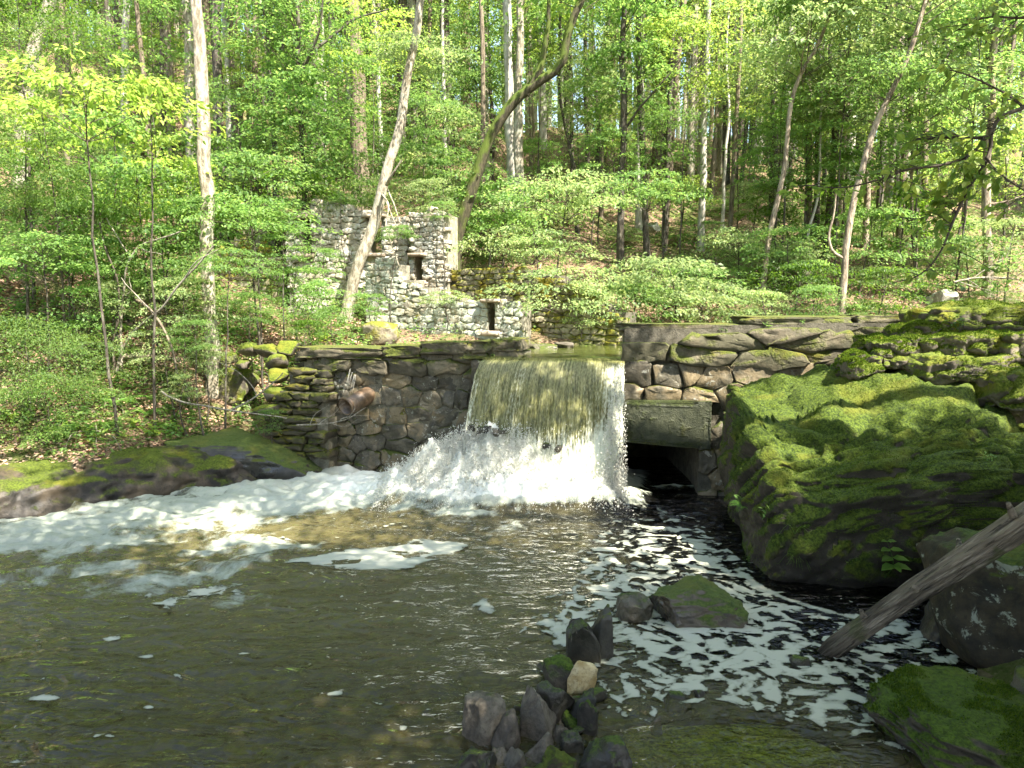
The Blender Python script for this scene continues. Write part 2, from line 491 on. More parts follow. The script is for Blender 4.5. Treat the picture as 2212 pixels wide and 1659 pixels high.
def water_mat():
    N = NT('pool_water')
    fo = N.n('Attribute', {'attribute_name': 'foam'}).outputs['Fac']
    dp = N.n('Attribute', {'attribute_name': 'deep'}).outputs['Fac']
    b1 = N.noise(3.6, 3, 0.5, sc=(0.6, 1.25, 1), dist=1.4)
    b2 = N.noise(13, 2, 0.5, sc=(0.6, 1.3, 1), dist=0.8)
    nrm = N.bump(N.m('ADD', b1, N.m('MULTIPLY', b2, 0.22)), 0.9, 0.13)
    tint = N.mix(dp, (0.72, 0.68, 0.42), (0.012, 0.010, 0.006))
    tint = N.mix(N.m('MULTIPLY', N.n('Attribute', {'attribute_name': 'clear'}).outputs['Fac'], 0.8), tint, (0.9, 0.88, 0.66))
    tr = N.n('BsdfTransparent', None, Color=tint).outputs[0]
    murk = N.n('BsdfDiffuse', None, Color=N.mix(dp, (0.116, 0.102, 0.046), (0.004, 0.004, 0.003))).outputs[0]
    cl = N.n('Attribute', {'attribute_name': 'clear'}).outputs['Fac']
    under = N.n('MixShader', None, i0=N.m('SUBTRACT', 0.72, N.m('MULTIPLY', cl, 0.70)), i1=tr, i2=murk).outputs[0]
    gl = N.n('BsdfGlossy', None, Color=(1, 1, 1), Roughness=0.04, Normal=nrm).outputs[0]
    fr = N.n('Fresnel', None, IOR=1.38, Normal=nrm).outputs[0]
    wat = N.n('MixShader', None, i0=fr, i1=under, i2=gl).outputs[0]
    # churned foam: broken up by noise where there is less of it
    fu = N.n('Attribute', {'attribute_name': 'flow'}).outputs['Vector']
    n = N.noise(1.0, 6, 0.66, vec=fu, dist=0.5)
    n2 = N.noise(4.5, 5, 0.7, vec=fu)
    nn = N.m('ADD', N.m('MULTIPLY', n, 0.75), N.m('MULTIPLY', n2, 0.25))
    thr = N.m('SUBTRACT', 0.80, N.m('MULTIPLY', fo, 0.56))
    f = N.step(N.m('SUBTRACT', nn, thr), -0.06, 0.07)
    f = N.m('MULTIPLY', f, N.step(fo, 0.02, 0.2))
    fcol = N.mix(N.step(fo, 0.93, 1.0), N.mix(N.m('ADD', N.m('MULTIPLY', n2, 0.6), N.m('MULTIPLY', N.step(fo, 0.6, 0.95), 0.4)), (0.20, 0.23, 0.18), (0.50, 0.52, 0.45)), (0.72, 0.73, 0.65))
    foam = N.bsdf(fcol, 0.7, 0.3, N.bump(N.m('ADD', n, n2), 0.8, 0.05), Subsurface_Weight=0.0)
    return N.done(N.n('MixShader', None, i0=N.m('MULTIPLY', f, 0.97), i1=wat, i2=foam).outputs[0])


def pond_mat():
    N = NT('pond_water')
    nrm = N.bump(N.noise(6, 3, 0.5, sc=(0.6, 1.4, 1)), 0.3, 0.03)
    return N.done(N.bsdf((0.07, 0.085, 0.02), 0.06, 0.5, nrm))


def fall_mat():
    N = NT('falling_water')
    fo = N.n('Attribute', {'attribute_name': 'foam'}).outputs['Fac']
    s = N.n('Attribute', {'attribute_name': 'acr'}).outputs['Fac']
    t = N.n('Attribute', {'attribute_name': 'dwn'}).outputs['Fac']
    uv = N.n('CombineXYZ', None, i0=s, i1=t, i2=0.0).outputs[0]
    st = N.noise(13, 5, 0.7, vec=uv, sc=(2.6, 0.16, 1))
    st2 = N.noise(36, 3, 0.6, vec=uv, sc=(2.0, 0.5, 1))
    h = N.m('ADD', st, N.m('MULTIPLY', st2, 0.6))
    nrm = N.bump(h, 0.9, 0.03)
    body = N.mix(N.step(N.m('ADD', N.m('MULTIPLY', st, 0.6), N.m('MULTIPLY', st2, 0.4)), 0.38, 0.62), (0.045, 0.055, 0.010), (0.44, 0.43, 0.17))
    d = N.bsdf(body, 0.12, 0.9, nrm)
    tl = N.n('BsdfTranslucent', None, Color=(0.36, 0.37, 0.13)).outputs[0]
    tr = N.n('BsdfTransparent', None, Color=(0.7, 0.68, 0.35)).outputs[0]
    a = N.n('MixShader', None, i0=0.22, i1=d, i2=tl).outputs[0]
    a = N.n('MixShader', None, i0=0.14, i1=a, i2=tr).outputs[0]
    f = N.step(N.m('ADD', N.m('ADD', N.m('MULTIPLY', st, 0.6), N.m('MULTIPLY', st2, 0.4)), N.m('MULTIPLY', fo, 0.62)), 0.60, 0.86)
    wh = N.bsdf((0.74, 0.76, 0.62), 0.6, 0.4, nrm)
    sh = N.n('MixShader', None, i0=f, i1=a, i2=wh).outputs[0]
    # the sheet tears open low down and along its right side
    hole = N.n('Attribute', {'attribute_name': 'tear'}).outputs['Fac']
    g = N.step(N.m('ADD', N.noise(11, 4, 0.6, vec=uv, sc=(2.4, 0.7, 1)), hole), 0.62, 0.70)
    return N.done(N.n('MixShader', None, i0=g, i1=sh, i2=N.n('BsdfTransparent').outputs[0]).outputs[0])


def foam_mat(name, c1, c2, tr=0.0):
    N = NT(name)
    n = N.noise(18, 5, 0.7)
    s = N.bsdf(N.mix(n, c1, c2), 0.75, 0.25, N.bump(n, 0.6, 0.01))
    if tr:
        s = N.n('MixShader', None, i0=tr, i1=s, i2=N.n('BsdfTranslucent', None, Color=c2).outputs[0]).outputs[0]
    return N.done(s)


M['bed'] = bed_mat()
M['water'] = water_mat()
M['pond'] = pond_mat()
M['fall'] = fall_mat()
def raft_mat():
    N = NT('pale_foam')
    F = N.n('Attribute', {'attribute_name': 'rnd'}).outputs['Fac']
    n = N.noise(42, 4, 0.7)
    n3 = N.noise(110, 3, 0.7)
    s = N.bsdf(N.mix(N.step(N.m('ADD', F, N.m('MULTIPLY', n, 0.3)), 0.1, 0.6), (0.20, 0.21, 0.16), (0.42, 0.425, 0.35)), 0.8, 0.2, N.bump(n, 0.5, 0.006))
    al = N.step(N.m('ADD', F, N.m('ADD', N.m('MULTIPLY', N.m('SUBTRACT', n, 0.5), 0.5), N.m('MULTIPLY', N.m('SUBTRACT', n3, 0.5), 0.4))), -0.02, 0.10)
    return N.done(N.n('MixShader', None, i0=al, i1=N.n('BsdfTransparent').outputs[0], i2=s).outputs[0])


M['foam'] = raft_mat()
M['drop'] = foam_mat('white_spray', (0.82, 0.82, 0.76), (0.90, 0.90, 0.84), 0.6)


def simple(name, c1, c2, scale=8, rough=0.6, metallic=0.0, sc=None, bd=0.01, spec=0.4):
    N = NT(name)
    a = N.noise(scale, 5, 0.65, sc=sc)
    return N.done(N.bsdf(N.mix(N.step(a, 0.35, 0.65), c1, c2), rough, spec, N.bump(a, 0.6, bd), Metallic=metallic))


M['pipe'] = simple('rusty_pipe', (0.07, 0.045, 0.025), (0.17, 0.11, 0.065), 9, 0.45, 0.0, spec=0.7)
M['sill'] = simple('weathered_sill', (0.24, 0.19, 0.14), (0.40, 0.33, 0.26), 9, 0.85)
M['log'] = bark_mat('weathered_log_wood', (0.075, 0.06, 0.045), (0.26, 0.22, 0.17), 8, 1.0, bd=0.02)


def log_wood():
    N = NT('weathered_log')
    tc = N.n('TexCoord').outputs['Object']
    a = N.noise(7, 5, 0.65, vec=tc, sc=(0.12, 1, 1), dist=0.5)
    b = N.noise(22, 4, 0.7, vec=tc, sc=(0.10, 1, 1))
    col = N.mix(N.step(a, 0.36, 0.62), (0.035, 0.028, 0.02), (0.20, 0.165, 0.12))
    col = N.mix(N.step(b, 0.52, 0.68), col, (0.34, 0.29, 0.22))
    col = N.mix(N.m('MULTIPLY', N.step(b, 0.45, 0.36), 0.8), col, (0.015, 0.012, 0.01))
    wet = N.step(N.m('ADD', N.n('SeparateXYZ', None, i0=tc).outputs[0], N.m('MULTIPLY', a, 0.25)), 0.62, 0.25)
    col = N.mix(N.m('MULTIPLY', wet, 0.75), col, (0.018, 0.014, 0.01))
    mo = N.step(N.noise(3.5, 4, 0.6, vec=tc), 0.60, 0.68)
    col = N.mix(N.m('MULTIPLY', mo, 0.6), col, (0.06, 0.075, 0.02))
    return N.done(N.bsdf(col, 0.75, 0.3, N.bump(N.m('ADD', a, b), 1.0, 0.03)))


M['logw'] = log_wood()

# ------------------------------------------------------------------ terrain
SHORE = np.array([PZ(-500, 1200)[:2] + [-3, -2], PZ(0, 1128)[:2], PZ(180, 1098)[:2], PZ(330, 1070)[:2], PZ(500, 1048)[:2], PZ(690, 1012)[:2] + [0, .1]])
DAMX = [-20, -3.75, 0.15, 1.6, 7.5, 20]
DAMY = [16, 12.05, 11.0, 10.6, 9.75, 9.0]


def seg_d(x, y, P):
    """signed distance to a polyline, positive on its left side"""
    best = np.full(np.shape(x), 1e9)
    sgn = np.ones(np.shape(x))
    for a, b in zip(P[:-1], P[1:]):
        d = b - a
        L2 = (d ** 2).sum()
        t = np.clip(((x - a[0]) * d[0] + (y - a[1]) * d[1]) / L2, 0, 1)
        dx, dy = x - a[0] - t * d[0], y - a[1] - t * d[1]
        q = np.hypot(dx, dy)
        s = np.sign(d[0] * (y - a[1]) - d[1] * (x - a[0]))
        m = q < best - 1e-9
        best = np.where(m, q, best)
        sgn = np.where(m, s, sgn)
    return best * sgn


def terrain(x, y):
    x, y = np.asarray(x, float), np.asarray(y, float)
    d = seg_d(x, y, SHORE)
    lift = 0.16 * fbm(x * 0.35, y * 0.35, 3.3, 4) + 0.05 * fbm(x * 1.7, y * 1.7, 1.3, 3)
    zl = np.interp(d, [-1.5, -0.15, 0.0, 0.35, 1.0, 1.7, 2.6, 3.6, 5.2, 8, 14, 24, 31, 60, 400],
                   [-0.6, -0.35, -0.1, 0.32, 0.55, 0.9, 1.5, 2.15, 2.85, 4.2, 7.2, 12.5, 15.5, 17.0, 17.5])
    zb1 = np.interp(y, [11.5, 13.4, 14.6, 16, 18, 20, 25, 34, 42, 60, 400], [1.75, 2.0, 2.4, 3.0, 3.9, 4.9, 7.2, 11.6, 14.6, 17.0, 17.5])
    zb2 = np.interp(y, [9.0, 12.7, 13.1, 13.6, 15, 17, 20, 23, 30, 42, 60, 400], [1.2, 1.2, 1.7, 2.0, 2.45, 3.15, 4.3, 5.1, 7.8, 12.3, 14.5, 15.0])
    wx = ss(x, -2.2, 0.5)
    zback = zb1 * (1 - wx) + zb2 * wx
    pond = ss(x, -0.9, -0.2) * (1 - ss(y, 12.9, 13.4))
    zback = zback * (1 - pond) + np.minimum(zback, 1.3) * pond
    dy = np.interp(x, DAMX, DAMY)
    bed = -0.42 - 0.25 * ss(x, 0.2, 2.5) + 0.16 * fbm(x * 0.8, y * 0.8, 5, 4) + 0.10 * (1 - ss(y, 3.5, 5.0))
    bed = np.minimum(bed, -0.14)
    near = np.interp(y, [-30, 0.2, 1.6, 3.2], [2.0, 1.25, 1.05, -0.3])
    zf = np.maximum(bed, near)
    xs = np.interp(y, [3, 5, 7.5, 9.5], [3.1, 3.55, 5.2, 5.0])
    zr = np.interp(x - xs, [-1, 0, 1.0, 2.2, 5, 40], [-0.6, 0.05, 0.9, 2.0, 3.0, 6.0])
    zf = np.maximum(zf, zr)
    front = np.where(d > -1.5, np.maximum(zl, zf), zf)
    fr = 1 - ss(y, dy - 0.12, dy + 0.12)
    wl = ss(x, -4.5, -3.5)                      # left of the dam the bank runs straight up the hill
    behind = zl * (1 - wl) + zback * wl
    tun = (x > 1.45) & (x < 2.85) & (y > 9.6) & (y < 13.45)
    behind = np.where(tun, -0.5, behind)
    front = np.where(tun, np.minimum(front, -0.5), front)
    z = np.where(x < -4.5, np.maximum(zl, zf), front * fr + behind * (1 - fr))
    out = ss(np.abs(z + 0.2), 0.3, 0.7)
    far = ss(y, 16, 30)
    z = z + lift * out * (1 + 2.0 * far)
    z = z + far * 0.9 * fbm(x * 0.09, y * 0.09, 8, 3)
    z = z + ss(x, 6, 20) * ss(y, 20, 40) * -0.5
    return z


def th(x, y):
    return float(terrain(np.array([x]), np.array([y]))[0])


def hit(px, py, y0=10.8, y1=60):
    """first point of the ground seen at this place of the photograph, no nearer than y0"""
    Y = np.linspace(y0, y1, 1600)
    d = ray(px, py)
    X, Z = d[0] / d[1] * Y, EYE + d[2] / d[1] * Y
    k = np.nonzero(terrain(X, Y) >= Z)[0]
    i = k[0] if len(k) else len(Y) - 1
    return np.array([X[i], Y[i], terrain(X[i:i + 1], Y[i:i + 1])[0]])


def axis(segs):
    out = []
    for a, b, s in segs:
        out.append(np.arange(a, b, s))
    return np.concatenate(out + [np.array([segs[-1][1]])])


def grid_faces(nx, ny):
    i, j = np.meshgrid(np.arange(nx - 1), np.arange(ny - 1), indexing='xy')
    a = (j * nx + i).ravel()
    return np.stack([a, a + 1, a + nx + 1, a + nx], 1)


gx = axis([(-420, -60, 30), (-60, -14, 1.2), (-14, 8, 0.12), (8, 14, .4), (14, 60, 1.2), (60, 420, 30)])
gy = axis([(-60, -6, 6), (-6, 2, 0.5), (2, 18, 0.12), (18, 50, 0.35), (50, 90, 2), (90, 420, 30)])
X, Y = np.meshgrid(gx, gy)
Z = terrain(X, Y)
mb = MB()
mb.add(np.stack([X, Y, Z], -1).reshape(-1, 3), grid_faces(len(gx), len(gy)))
o = mb.build('ground', [M['ground'], M['bed']])
tag(o, 'brown leaf littered forest floor rising in a hillside behind the dam', kind='structure')
fz = Z[:-1, :-1].ravel()
fy = Y[:-1, :-1].ravel()
mi = ((fz < -0.02)).astype(np.int32)
o.data.polygons.foreach_set('material_index', mi)


# ------------------------------------------------------------------ pool
def proj(x, y, z=0.0):
    dx, dy, dz = x, y, z - EYE
    f = dy * CP - dz * SP
    u = dy * SP + dz * CP
    f = np.maximum(f, 0.2)
    return CX + F_PX * dx / f, CY - F_PX * u / f


gx = axis([(-40, -12, 2), (-12, -8, .12), (-8, 4.6, 0.028), (4.6, 7, .12)])
gy = axis([(-12, 2, 1), (2, 3.4, .12), (3.4, 11.2, 0.028), (11.2, 12.6, .12)])
X, Y = np.meshgrid(gx, gy)
PX_, PY_ = proj(X, Y)
top = np.interp(PX_, [0, 300, 500, 690, 860, 1000, 1300, 1345], [1118, 1070, 1040, 1015, 1000, 990, 1000, 1010])
bot = np.interp(PX_, [0, 150, 400, 700, 900, 1100, 1300, 1420], [1215, 1205, 1170, 1135, 1118, 1108, 1100, 1090])
dd = (PY_ - top) / (bot - top)
n_lo = fbm(X * 0.9, Y * 1.6, 2.2, 3)
foam = ss(dd + 0.1 * n_lo, -0.02, 0.12) * (1 - ss(dd + 0.28 * n_lo, 0.55, 1.25))
foam = foam * (0.66 + 0.38 * ss(PX_, 250, 900)) * (1 - ss(PX_, 1330, 1460))
tail = ss(dd, 0.4, 0.8) * (1 - ss(PY_ + 60 * n_lo, 1230, 1400)) * (1 - ss(PX_, 450, 1050)) * (0.50 + 0.2 * n_lo)
tail2 = 0.36 * ss(dd, 0.5, 1.0) * (1 - ss(dd, 1.2, 2.1)) * ss(PX_, 300, 900) * (1 - ss(PX_, 1500, 1700))
foam = np.maximum(foam, np.maximum(tail, tail2))
foam = np.maximum(foam, 0.9 * np.exp(-((PX_ - 750) / 70) ** 2 - ((PY_ - 1013) / 7) ** 2))
foam = np.maximum(foam, 0.8 * np.exp(-((PX_ - 1450) / 70) ** 2 - ((PY_ - 1052) / 6) ** 2))
foam = np.clip(foam, 0, 1)
deep = ss(X + 0.25 * fbm(X, Y, 9, 3), 0.35, 1.5) * ss(Y, 4.6, 5.3)
deep = np.maximum(deep, ss(X, 2.0, 2.6) * ss(Y, 3.9, 4.3))
deep = deep * (1 - 0.97 * np.exp(-((PX_ - 1600) / 260) ** 2 - ((PY_ - 1620) / 75) ** 2))
deep = np.maximum(deep, 0.9 * ss(Y, 9.2, 9.9))
deep = np.maximum(deep, 0.45 * ss(Y, 7.0, 8.6) * ss(X, -3, 0))


def mound(x, y):
    c = 9.78 - 0.02 * (x - 0.5) + 0.12 * ss(x, -0.4, -2.2)
    h = 0.76 * ss(x, -2.2, -0.45) * (1 - 0.62 * ss(x, -0.2, 1.2)) * (1 - ss(x, 1.3, 1.65))
    h = h + 0.14 * ss(x, -3.6, -1.6) * (1 - ss(x, -1.2, -0.6))
    wy = np.where(y < c, 0.42, 0.30)
    g = np.exp(-((y - c) / wy) ** 2)
    l = 1 + 0.30 * fbm(x * 3.4, y * 3.4, 1.1, 3) + 0.18 * fbm(x * 13, y * 13, 2.1, 3)
    return h * g * l


hm = mound(X, Y)
foam = np.maximum(foam, ss(hm, 0.03, 0.14))


def waves(x, y, fo):
    calm = 1 - 0.75 * ss(x, 0.4, 1.6)
    wv = calm * (0.032 * fbm(x * 1.1 + 0.4 * pn(x, y, 2), y * 3.0, 0.7, 4) + 0.006 * pn(x * 4.3, y * 9.0, 4.1))
    ch = fo * (0.11 * fbm(x * 1.7, y * 3.4, 6.1, 5) + 0.03 * np.abs(pn(x * 5, y * 9, 3)))
    return wv + ch


ramp = 0.05 * ss(foam, 0.3, 0.9)
Z = waves(X, Y, foam) + hm + ramp
mb = MB()
mb.add(np.stack([X, Y, Z], -1).reshape(-1, 3), grid_faces(len(gx), len(gy)))
pool = mb.build('pool_water', M['water'])
fx, fy_ = 1.2 - X, 11.2 - Y
an, rd = np.arctan2(fy_, fx), np.hypot(fx, fy_)
fl = np.stack([an * 7.5 + 0.25 * fbm(X, Y, 4, 2), rd * 1.05, 0 * X], -1)
at = pool.data.attributes.new('flow', 'FLOAT_VECTOR', 'POINT')
at.data.foreach_set('vector', fl.ravel().astype(np.float32))
clear = np.exp(-((PX_ - 1600) / 300) ** 2 - ((PY_ - 1610) / 95) ** 2)
clear = np.maximum(clear, 0.55 * (1 - ss(Y, 4.2, 6.2)))
for nm, ar in (('foam', foam), ('deep', deep), ('clear', clear)):
    at = pool.data.attributes.new(nm, 'FLOAT', 'POINT')
    at.data.foreach_set('value', ar.ravel().astype(np.float32))
tag(pool, 'rippled olive brown pool with white churned foam below the falls', kind='structure')

# foam rafts drifting on the pool: their outlines are contoured out of warped noise
def in_poly(x, y, P):
    c = np.zeros(np.shape(x), bool)
    j = len(P) - 1
    for i in range(len(P)):
        a, b = P[i], P[j]
        if a[1] != b[1]:
            c ^= ((a[1] > y) != (b[1] > y)) & (x < (b[0] - a[0]) * (y - a[1]) / (b[1] - a[1]) + a[0])
        j = i
    return c


def sdf(x, y, pix):
    P = np.array([PZ(a, b)[:2] for a, b in pix])
    Pc = np.vstack([P, P[:1]])
    return np.where(in_poly(x, y, P), 1, -1) * np.abs(seg_d(x, y, Pc))


fs = 0.017
gx = np.arange(-5.2, 4.5, fs)
gy = np.arange(3.5, 9.6, fs)
X, Y = np.meshgrid(gx, gy)
raft = [(1330, 1122), (1480, 1118), (1570, 1190), (1640, 1270), (1760, 1330), (1900, 1345), (2080, 1380), (2110, 1490), (1960, 1500),
        (1880, 1590), (1760, 1575), (1620, 1500), (1480, 1520), (1400, 1540), (1310, 1520), (1300, 1430), (1190, 1440), (1170, 1370), (1250, 1270), (1290, 1190)]
s1 = sdf(X, Y, raft)
wxp = 0.78 * X + 0.10 * pn(X * 2.3, Y * 2.3, 5) + 0.04 * pn(X * 6, Y * 6, 1)
wyp = Y + 0.10 * pn(X * 2.3, Y * 2.3, 15) + 0.04 * pn(X * 6, Y * 6, 11)
sc_ = 9.5
blob = pn(wxp * sc_, wyp * sc_, 0.3) + 0.6 * pn(wxp * sc_ * 2.1, wyp * sc_ * 2.1, 4.4) + 0.35 * pn(wxp * sc_ * 4.6, wyp * sc_ * 4.6, 2.4)
dens = -0.82 + 0.98 * ss(s1, -0.35, 0.22) + 0.25 * pn(X * 0.9, Y * 0.9, 7)
Fd = blob + dens
s2 = sdf(X, Y, [(610, 1217), (700, 1196), (800, 1184), (900, 1168), (1015, 1170), (1000, 1192), (905, 1222), (800, 1238), (735, 1226)])
Fd = np.maximum(Fd, s2 * 6 + 0.35 * blob + 0.05)
for pix, wd in (([(1592, 1232), (1640, 1268), (1700, 1296), (1800, 1325), (1900, 1345), (1960, 1352)], 0.05),
                ([(1360, 1330), (1420, 1345), (1480, 1358), (1560, 1345), (1612, 1318)], 0.05),
                ([(1760, 1440), (1800, 1452), (1850, 1440)], 0.04),
                ([(2070, 1470), (2130, 1510), (2212, 1560)], 0.04),
                ([(1290, 1432), (1325, 1400)], 0.03),
                ([(1900, 1600), (1990, 1632), (2080, 1650)], 0.025)):
    P = np.array([PZ(a, b)[:2] for a, b in pix])
    Fd = np.maximum(Fd, (wd - np.abs(seg_d(X, Y, P))) * 7 + 0.25 * blob)
s4 = pn(wxp * 1.3, wyp * 2.3, 21) + 0.5 * blob
few = 1 - 0.35 * ss(PX_.min(), 0, 1)
Fd = np.maximum(Fd, np.where(X < 1.0, s4 - 1.12 + 0.22 * ss(Y, 5.0, 8.0) + 0.15 * ss(X, 0, -3), -9))
for cx_, cy_, wx_, wy_ in ((1045, 1310, 25, 18), (725, 1500, 26, 8), (325, 1526, 16, 5), (85, 1505, 55, 10), (315, 1416, 22, 7), (240, 1385, 20, 6), (30, 1650, 22, 10), (450, 1275, 80, 22), (380, 1300, 70, 14)):
    c = PZ(cx_, cy_)
    sx = wx_ / F_PX * np.hypot(c[1], EYE)
    sy = abs(PZ(cx_, cy_ - wy_)[1] - c[1])
    Fd = np.maximum(Fd, 0.5 - np.hypot((X - c[0]) / sx, (Y - c[1]) / sy) * 0.8 + 0.5 * blob)
s5 = sdf(X, Y, [(1360, 1560), (1480, 1530), (1640, 1520), (1800, 1600), (1850, 1659), (1500, 1700), (1350, 1659)])
Fd = np.where(s5 > 0, Fd - 0.5 * ss(s5, 0, .2), Fd)


def contour(F, gx, gy, zf, lift, name, mat):
    F = F + 0.10
    ny, nx = F.shape
    Fp = F.copy()
    Fp[0] = Fp[-1] = -1
    Fp[:, 0] = Fp[:, -1] = -1
    ins = Fp > 0
    c = (ins[:-1, :-1].astype(int) + ins[:-1, 1:] * 2 + ins[1:, 1:] * 4 + ins[1:, :-1] * 8)
    V, idx, polys = [], {}, {3: [], 4: [], 5: [], 6: []}
    skirt = []
    FV = []

    def vert(key):
        if key in idx: return idx[key]
        t, j, i = key
        if t == 0: x, y = gx[i], gy[j]
        elif t == 1:
            a, b = Fp[j, i], Fp[j, i + 1]
            x, y = gx[i] + (gx[i + 1] - gx[i]) * (a / (a - b)), gy[j]
        else:
            a, b = Fp[j, i], Fp[j + 1, i]
            x, y = gx[i], gy[j] + (gy[j + 1] - gy[j]) * (a / (a - b))
        idx[key] = len(V)
        FV.append(Fp[j, i] - 0.10 if t == 0 else -0.10)
        V.append((x, y, 0))
        return idx[key]
    js, is_ = np.nonzero(c)
    for j, i in zip(js.tolist(), is_.tolist()):
        k = c[j, i]
        cor = [(0, j, i), (0, j, i + 1), (0, j + 1, i + 1), (0, j + 1, i)]
        if k == 15:
            polys[4].append([vert(q) for q in cor])
            continue
        mid = [(1, j, i), (2, j, i + 1), (1, j + 1, i), (2, j, i)]
        seq, on = [], []
        for q in range(4):
            a, b = (k >> q) & 1, (k >> ((q + 1) & 3)) & 1
            if a: seq.append(vert(cor[q]))
            if a != b:
                m_ = vert(mid[q])
                seq.append(m_)
                on.append((m_, a))
        if k in (5, 10):
            polys[6].append(seq)
        elif len(seq) >= 3:
            polys[len(seq)].append(seq)
        ex = [m_ for m_, a in on if a]
        en = [m_ for m_, a in on if not a]
        if len(ex) == 1: skirt.append((ex[0], en[0]))
    V = np.array(V)
    fv = zf(V[:, 0], V[:, 1])
    V[:, 2] = fv + lift
    mb = MB()
    n = len(V)
    for k, p in polys.items():
        if p: mb.f.append((np.array(p), 0))
    sk = np.array(skirt)
    mb.f.append((np.stack([sk[:, 0], sk[:, 0] + n, sk[:, 1] + n, sk[:, 1]], 1), 0))
    Vb = V.copy()
    Vb[:, 2] -= lift + 0.01
    mb.v = [V, Vb]
    mb.r = [np.array(FV), np.array(FV)]
    mb.n = 2 * n
    return mb.build(name, mat, smooth=False)


o = contour(Fd, gx, gy, lambda x, y: waves(x, y, 0 * x), 0.006, 'foam_rafts', M['foam'])
tag(o, 'pale foam drifting in broken patches on the dark pool', kind='stuff')

# pond above the dam
gx = np.arange(-0.75, 9.0, 0.07)
gy = np.arange(10.42, 14.2, 0.07)
X, Y = np.meshgrid(gx, gy)
Z = 1.975 + 0.008 * pn(X * 2, Y * 4, 3) + 0.004 * pn(X * 7, Y * 13, 5)
Z = Z - 0.02 * (1 - ss(Y, 10.4, 10.8))
mb = MB()
mb.add(np.stack([X, Y, Z], -1).reshape(-1, 3), grid_faces(len(gx), len(gy)))
o = mb.build('pond_water', M['pond'])
tag(o, 'olive green pond water held behind the stone dam', kind='structure')

# ------------------------------------------------------------------ masonry
def clip_half(poly, nx, ny, d):
    """keep the side where nx*u + ny*v <= d"""
    out = []
    n = len(poly)
    for i in range(n):
        a, b = poly[i], poly[(i + 1) % n]
        da, db = nx * a[0] + ny * a[1] - d, nx * b[0] + ny * b[1] - d
        if da <= 0: out.append(a)
        if (da < 0) != (db < 0) and abs(da - db) > 1e-12:
            t = da / (da - db)
            out.append((a[0] + t * (b[0] - a[0]), a[1] + t * (b[1] - a[1])))
    return out


def cells(L, Hh, w, h, rs, jit=0.32, vlo=0.0):
    seeds = []
    v, r = vlo - h, 0
    while v < Hh + h:
        hh = h * rs.uniform(0.8, 1.25)
        u = -w + rs.uniform(0, w)
        while u < L + w:
            ww = w * rs.choice([0.5, 0.75, 1.0, 1.3, 1.7]) * rs.uniform(0.85, 1.15)
            seeds.append((u + ww / 2, v + hh / 2 + rs.uniform(-jit, jit) * h * 0.6))
            u += ww
        v += hh
    S = np.array(seeds) / [w, h]
    out = []
    for i in range(len(S)):
        d = S - S[i]
        q = (d ** 2).sum(1)
        nb = np.argsort(q)[1:15]
        poly = [(S[i, 0] - 2, S[i, 1] - 2), (S[i, 0] + 2, S[i, 1] - 2), (S[i, 0] + 2, S[i, 1] + 2), (S[i, 0] - 2, S[i, 1] + 2)]
        for j in nb:
            m_ = (S[i] + S[j]) / 2
            poly = clip_half(poly, d[j, 0], d[j, 1], d[j] @ m_)
            if len(poly) < 3: break
        if len(poly) >= 3:
            out.append((S[i] * [w, h], np.array(poly) * [w, h]))
    return out


def stone_mesh(poly, depth, gap, proud, rs, rough=0.012, dome=1.0):
    """a rounded stone: its outline in (u, v), its face towards +n; returned about its own centre"""
    c = poly.mean(0)
    d = poly - c
    ln = np.linalg.norm(d, axis=1)[:, None]
    poly = c + d * np.maximum(0.35, (ln - gap) / ln)
    q = np.roll(poly, -1, 0)
    P = np.stack([poly * 0.90 + q * 0.10, poly * 0.5 + q * 0.5, poly * 0.10 + q * 0.90], 1).reshape(-1, 2)
    P = P + rs.normal(0, rough, P.shape) * 0.5
    n = len(P)
    sz = min(np.ptp(P[:, 0]), np.ptp(P[:, 1]))
    rings = [(1.0, -depth), (1.0, proud * 0.30), (0.985, proud * 0.74), (0.91, proud * (0.93 + 0.04 * dome)), (0.50, proud * (0.94 + 0.12 * dome))]
    tu, tv = rs.uniform(-0.16, 0.16, 2)
    V = []
    for k, (s, z) in enumerate(rings):
        R = (P - c) * s
        zz = np.full(n, z) + (R[:, 0] * tu + R[:, 1] * tv) * (k > 1)
        zz = zz + rs.normal(0, rough * 0.45, n) * (k > 1)
        V.append(np.column_stack([R, zz]))
    V.append(np.array([[0, 0, proud * (0.94 + 0.14 * dome)]]))
    V = np.vstack(V)
    i = np.arange(n)
    j = (i + 1) % n
    Q = np.vstack([np.stack([k * n + i, k * n + j, (k + 1) * n + j, (k + 1) * n + i], 1) for k in range(len(rings) - 1)])
    b = (len(rings) - 1) * n
    T = np.stack([b + i, b + j, np.full(n, len(rings) * n)], 1)
    return c, V, Q, T


